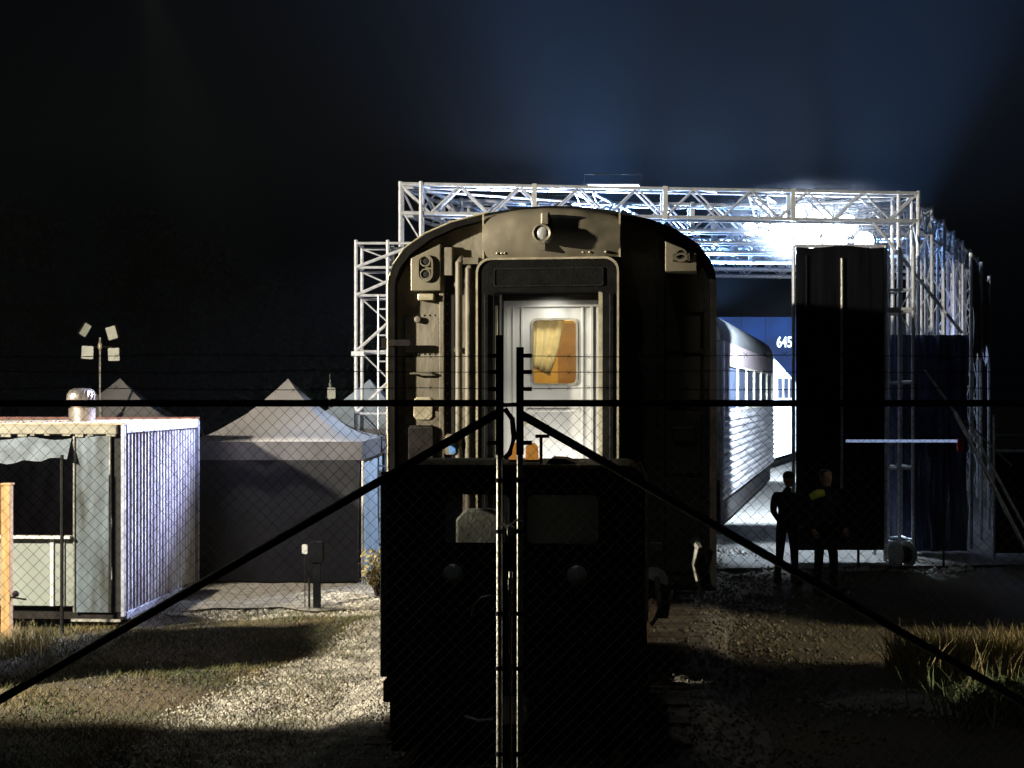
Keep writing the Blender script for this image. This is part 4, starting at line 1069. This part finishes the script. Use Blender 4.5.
# flood light mast with four dull panels
a = P(100, 345, 28)
ml = thing('light_mast', 'thin mast with four unlit square lamp heads above the kiosk roof', 'light mast', (a.x, 28, 0))
MB().tube([(0, 0, 0), (0, 0, 2.5)], .05, 8).build('lower_pole', 'galv', ml, True)
MB().tube([(0, 0, 2.5), (0, 0, 3.85)], .022, 8).build('upper_pole', 'galv', ml, True)
MB().lathe([(.02, 0), (.045, .04), (.045, .12), (.02, .16)], (0, 0, 3.6), 'z', 12).build('mast_head', 'trim', ml, True)
MB().tube([(-.25, 0, 3.66), (.27, 0, 3.66)], .015, 6).build('crossbar', 'gdark', ml, True)
for dx, dz, w_, rz, rx, ry in ((-.28, .32, .17, 45, 10, 28), (.25, .26, .25, -20, 8, -12), (-.235, -.13, .25, 8, 0, 3), (.29, -.17, .25, -4, 0, -2)):
    hd = MB(); hd.box(-w_ / 2, w_ / 2, 0, .06, -.14, .14, .015); ho = hd.build('lamp_head', 'under', ml, loc=(dx, -.05, 3.68 + dz)); ho.rotation_euler = (R(rx), R(ry), R(rz))
    MB().box(-w_ / 2 + .012, w_ / 2 - .012, -.006, -.001, -.128, .128, .012).build('lamp_face', 'lampface', ho)
    MB().tube([(0, .03, 0), (0, .06, -.16 if dz > 0 else .12)], .01, 6).build('bracket', 'gdark', ho)
# small mast by the tent
a = P(330, 395, 30)
sm = thing('camera_mast', 'tiny pale mast head rising behind the tents, left of the scaffold', 'mast', (a.x, 30, 0))
MB().tube([(0, 0, 0), (0, 0, 2.95)], .03, 8).build('pole', 'galv', sm, True)
MB().box(-.05, .12, -.05, .05, 2.62, 2.86, .02).build('head', 'lampface', sm); MB().tube([(0, 0, 2.95), (0, 0, 3.15)], .008, 6).build('aerial', 'galv', sm)

# low marker post, white tag post
a = P(317, 603, 18.0)
mp = thing('marker_post', 'short dark post carrying a box, on the gravel edge before the tent', 'post', (a.x, 18.0, 0))
MB().box(-.045, .045, -.045, .045, -.1, .55, .01).build('shaft', 'vblack', mp); MB().box(-.09, .09, -.08, .06, .55, .82, .02).build('box', 'vblack', mp, bevel=.01)
MB().tube([(-.1, 0, -.1), (-.1, 0, .35)], .015, 6).build('stake', 'under', mp)
MB().box(-.19, -.12, -.03, .0, .66, .78, .01).build('white_tag', 'whitep', mp); MB().tube([(-.155, 0, -.1), (-.155, 0, .66)], .006, 6).build('tag_wire', 'under', mp)

# dry shrub by the tent
def shrub(label, x, y, h, n, m, spread):
    t = thing('dry_shrub', label, 'shrub', (x, y, -.05))
    b = MB(); lf = MB()
    for _ in range(n):
        a_ = random.uniform(0, 6.28); r = random.uniform(.1, 1) * spread; hh = h * random.uniform(.5, 1)
        p1 = Vector((r * .4 * math.cos(a_), r * .4 * math.sin(a_), hh * .5)); p2 = Vector((r * math.cos(a_), r * math.sin(a_), hh))
        b.tube([(0, 0, 0), p1, p2], [.008, .005, .002], 4)
        for _k in range(14):
            c = p1.lerp(p2, random.random()) + Vector([random.gauss(0, .04) for _ in range(3)]); d1 = Vector([random.gauss(0, .018) for _ in range(3)]); d2 = Vector([random.gauss(0, .018) for _ in range(3)])
            lf.add([c - d1, c + d2, c + d1, c - d2], [(0, 1, 2, 3)])
    b.build('stems', 'green' if m == 'green' else 'bark', t); lf.build('leaves', m, t)
shrub('brown dry shrub at the corner of the grey tent beside the carriage', -1.82, 18.9, .68, 60, 'straw', .34)
shrub('green grey weed clump at the lower right edge', 4.3, 12.1, .26, 70, 'green', .34)

# added cabin-shaped blocker left outside the frame: throws the dark band on the grass
pt = thing('shadow_blocker', 'added unseen shadow blocker shaped as a blue plastic cabin, left of the kiosk path', 'shadow blocker', (-5.95, 13.15, -.03), R(8))
MB().box(-.54, .54, -.54, .54, .1, 2.12, .03).build('body', 'pvc', pt, bevel=.02); MB().prism([(-.58, 2.12), (.58, 2.12), (.4, 2.3), (-.4, 2.3)], -.58, .58).build('roof', 'whitep', pt, bevel=.02)  # body and roof of the added shadow blocker
dd = MB().box(-.36, .36, -.57, -.545, .18, 2.02, .02).build('door', 'pvc', pt); MB().box(.24, .3, -.6, -.571, 1.0, 1.15).build('handle', 'gdark', dd); MB().box(-.56, .56, -.56, .56, 0, .1).build('blocker_skid', 'under', pt)

# ------------------------------------------------------------------ people
def person(label, x, y, rz, h, pose, vest=None):
    t = thing('person', label, 'person', (x, y, -.05), rz, None)
    s = h / 1.78
    J = dict(pel=(0, 0, .95), bel=(0, -.01, 1.08), che=(0, 0, 1.28), nk=(0, .0, 1.47), hb=(0, -.01, 1.54),
             sl=(-.17, 0, 1.42), sr=(.17, 0, 1.42), hl=(-.09, 0, .90), hr=(.09, 0, .90),
             kl=(-.11, -.03, .5), kr=(.12, -.02, .5), al=(-.13, .02, .10), ar=(.15, .02, .10), tl=(-.15, -.15, .04), tr=(.18, -.15, .04),
             el=(-.26, .02, 1.15), er=(.26, .02, 1.15), wl=(-.26, -.12, .93), wr=(.26, -.12, .93))
    J.update(pose)
    order = list(J); idx = {k: i for i, k in enumerate(order)}
    E = [('pel', 'bel'), ('bel', 'che'), ('che', 'nk'), ('nk', 'hb'), ('che', 'sl'), ('che', 'sr'), ('sl', 'el'), ('el', 'wl'), ('sr', 'er'), ('er', 'wr'), ('pel', 'hl'), ('pel', 'hr'), ('hl', 'kl'), ('kl', 'al'), ('al', 'tl'), ('hr', 'kr'), ('kr', 'ar'), ('ar', 'tr')]
    rad = dict(pel=(.15, .12), bel=(.145, .11), che=(.17, .12), nk=(.06, .06), hb=(.06, .06), sl=(.075, .075), sr=(.075, .075), hl=(.095, .095), hr=(.095, .095), kl=(.068, .068), kr=(.068, .068), al=(.055, .055), ar=(.055, .055), tl=(.045, .035), tr=(.045, .035), el=(.055, .055), er=(.055, .055), wl=(.036, .034), wr=(.036, .034))
    me = bpy.data.meshes.new('body'); me.from_pydata([tuple(c * s for c in J[k]) for k in order], [(idx[a_], idx[b_]) for a_, b_ in E], [])
    o = bpy.data.objects.new('body', me); COL.objects.link(o); o.parent = t; me.materials.append(M['work'])
    sk = o.modifiers.new('skin', 'SKIN'); 
    for k in order: me.skin_vertices[0].data[idx[k]].radius = tuple(q * s for q in rad[k])
    me.skin_vertices[0].data[idx['pel']].use_root = True
    sb = o.modifiers.new('sub', 'SUBSURF'); sb.levels = 2; sb.render_levels = 2
    sk.use_smooth_shade = True
    hb = Vector(J['hb'])
    b = MB(); prof = [(.02, -.12), (.055, -.10), (.07, -.05), (.078, .0), (.08, .05), (.07, .09), (.04, .118), (.008, .125)]
    b.lathe(prof, (0, 0, 0), 'z', 18); b.v = [(vx, vy * 1.15 - .01, vz) for vx, vy, vz in b.v]
    b.lathe([(.006, .03), (.012, 0), (.016, -.018), (.006, -.03)], (0, -.098, -.01), 'z', 8)
    for sx in (-1, 1): b.lathe([(.008, -.03), (.016, 0), (.01, .03)], (sx * .082, .0, -.005), 'z', 8)
    hd = b.build('head', 'skin', o, True); hd.location = (hb + Vector((0, -.01, .11))) * s; hd.scale = (s, s, s)
    hr = MB().lathe([(.086, .02), (.088, .06), (.078, .1), (.045, .13), (.01, .137)], (0, .012, 0), 'z', 18); hr.v = [(vx, vy * 1.18, vz) for vx, vy, vz in hr.v]; hr.build('hair', 'hair', hd, True)
    e = MB()
    for sx in (-1, 1): e.lathe([(.004, -.008), (.011, 0), (.004, .008)], (sx * .03, -.09, .012), 'z', 8)
    e.tube([(-.022, -.094, -.055), (0, -.098, -.057), (.022, -.094, -.055)], .004, 5); e.build('eyes_and_mouth', 'dark', hd)
    for wk, ek, sx in (('wl', 'el', -1), ('wr', 'er', 1)):
        wv = Vector(J[wk]); d = (wv - Vector(J[ek])).normalized(); sd = Vector((1, 0, 0)); nrm = d.cross(sd).normalized()
        hm = MB(); hm.tube([wv, wv + d * .05, wv + d * .09], [.028, .038, .036], 8)
        for f in range(4):
            off = sd * (-.027 + .018 * f); ln = (.065, .075, .07, .055)[f]; p0 = wv + d * .085 + off
            hm.tube([p0, p0 + d * ln * .5 + nrm * .006, p0 + d * ln * .85 + nrm * .028], [.009, .008, .006], 6)
        p0 = wv + d * .03 - sd * sx * .03; hm.tube([p0, p0 + d * .03 - sd * sx * .02, p0 + d * .06 - sd * sx * .02 + nrm * .015], [.011, .009, .007], 6)
        hm.v = [tuple(c * s for c in v_) for v_ in hm.v]; hm.build('hand', 'skin', o, True)
    for ak, tk in (('al', 'tl'), ('ar', 'tr')):
        A_ = Vector(J[ak]); T_ = Vector(J[tk]); bm_ = MB(); bm_.tube([A_ + Vector((0, .05, -.05)), A_ + Vector((0, 0, -.03)), T_, T_ + (T_ - A_).normalized() * .03], [.04, .065, .058, .03], 10)
        bm_.tube([A_ + Vector((0, 0, -.05)), A_ + Vector((0, 0, .10))], [.06, .066], 10)
        bm_.v = [tuple(c * s for c in v_) for v_ in bm_.v]; bm_.build('boot', 'boot', o, True)
    if vest:
        for pts_ in vest: MB().tube([Vector(p) * s for p in pts_], [.05, .06, .05][:len(pts_)], 8).build('hi_vis_patch', 'hivis', o, True)
    return t
a = P(787, 577, 20.3)
person('person in dark clothes silhouetted against the bright gap beside the train', a.x, 20.3, R(150), 1.66, dict(hb=(0, -.07, 1.52), nk=(0, -.03, 1.46), sl=(-.19, 0, 1.40), sr=(.19, 0, 1.40), el=(-.215, .03, 1.14), er=(.215, .03, 1.14), wl=(-.17, -.14, .96), wr=(.17, -.14, .96)))
a = P(825, 590, 19.4)
person('person in dark work clothes with a yellow green shoulder patch standing before the black panel', a.x, 19.4, R(20), 1.72, dict(kl=(-.10, 0, .5), kr=(.12, -.04, .5)), [[(-.24, .0, 1.38), (-.15, -.06, 1.44), (-.07, -.08, 1.45)]])

# ------------------------------------------------------------------ trees in the dark
def tree(x, y, h, r, label, seed):
    random.seed(seed)
    t = thing('broadleaf_tree', label, 'tree', (x, y, -.1), 0, 'trees in the dark behind the tents')
    b = MB(); b.tube([(0, 0, 0), (.1, .05, h * .25), (-.05, 0, h * .55), (.1, .1, h * .85)], [.28, .22, .14, .04], 8)
    lf = MB()
    for k in range(46):
        a_ = random.uniform(0, 6.28); zz = random.uniform(.22, .98) * h; rr_ = r * math.sqrt(max(.05, 1 - ((zz / h - .55) / .5) ** 2)) * random.uniform(.35, 1)
        c = Vector((rr_ * math.cos(a_), rr_ * math.sin(a_), zz))
        if k % 3 == 0: b.tube([(0, 0, zz * .7), c * .5 + Vector((0, 0, zz * .42)), c], [.09, .05, .02], 5)
        cr = random.uniform(.6, 1.3)
        for _ in range(95):
            p = c + Vector([random.gauss(0, cr * .5) for _ in range(3)]); d1 = Vector([random.gauss(0, .10) for _ in range(3)]); d2 = Vector([random.gauss(0, .10) for _ in range(3)])
            lf.add([p - d1, p + d2, p + d1, p - d2], [(0, 1, 2, 3)])
    b.build('trunk', 'bark', t, True); lf.build('crown', 'leaf', t)
for k, (x, y, h, r, lb) in enumerate(((-23, 58, 11.5, 5, 'tall dark tree at the left edge, nearly lost in the night'), (-16, 62, 10.5, 4.6, 'dark tree rising behind the thin light mast'), (-10.5, 60, 7.5, 4, 'lower dark tree behind the peak of the grey tent'), (-30, 66, 14, 6, 'tallest dark tree beyond the left edge of the kiosk'))):
    tree(x, y, h, r, lb, 20 + k)

# ------------------------------------------------------------------ air
hz = MB().box(-60, 60, -3, 95, -1.2, 30).build('haze', 'soil'); hz.data.materials.clear()
hm = bpy.data.materials.new('night_air'); hm.use_nodes = True; nt = hm.node_tree; nt.nodes.remove(nt.nodes['Principled BSDF'])
pv = nt.nodes.new('ShaderNodeVolumePrincipled'); pv.inputs['Color'].default_value = (.9, .95, 1, 1); pv.inputs['Density'].default_value = .00018; pv.inputs['Anisotropy'].default_value = .15
nt.links.new(pv.outputs[0], [n_ for n_ in nt.nodes if n_.type == 'OUTPUT_MATERIAL'][0].inputs['Volume'])
hz.data.materials.append(hm); tag(hz, 'faint night mist lit by the upward lamp beams', 'haze', kind='stuff')

ms = MB().box(-14, 26, 22, 46, 6.7, 24).build('mist', 'soil'); ms.data.materials.clear()
mm = hm.copy(); mm.name = 'lamp_glow_volume'; [n_ for n_ in mm.node_tree.nodes if n_.type == 'PRINCIPLED_VOLUME'][0].inputs['Density'].default_value = .0009
ms.data.materials.append(mm); tag(ms, 'thin smoke drifting over the truss roof in the blue beams', 'smoke', kind='stuff')

em = MB().lathe([(.02, -1), (.5, -.87), (.8, -.6), (.97, -.25), (1, 0), (.97, .25), (.8, .6), (.5, .87), (.02, 1)], (0, 0, 0), 'z', 24).build('lamp_glow_volume', 'soil')  # added volume that imitates bloom round the lamp cluster
em.location = (5.6, 25.2, 5.75); em.scale = (2.4, 1.3, 1.0); em.data.materials.clear()
gm = bpy.data.materials.new('lamp_bloom_volume'); gm.use_nodes = True; nt = gm.node_tree; nt.nodes.remove(nt.nodes['Principled BSDF'])
pv = nt.nodes.new('ShaderNodeVolumePrincipled'); pv.inputs['Color'].default_value = (.95, .95, 1, 1)
tc = nt.nodes.new('ShaderNodeTexCoord'); ln = nt.nodes.new('ShaderNodeVectorMath'); ln.operation = 'LENGTH'; nt.links.new(tc.outputs['Object'], ln.inputs[0])
mr = nt.nodes.new('ShaderNodeMapRange'); mr.interpolation_type = 'SMOOTHSTEP'; mr.inputs[1].default_value = .05; mr.inputs[2].default_value = .97; mr.inputs[3].default_value = .22; mr.inputs[4].default_value = 0
nt.links.new(ln.outputs['Value'], mr.inputs[0]); nt.links.new(mr.outputs[0], pv.inputs['Density'])
nt.links.new(pv.outputs[0], [n_ for n_ in nt.nodes if n_.type == 'OUTPUT_MATERIAL'][0].inputs['Volume'])
em.data.materials.append(gm); tag(em, 'added puff of haze standing in for bloom round the lamps above the black panel', 'smoke', kind='stuff')
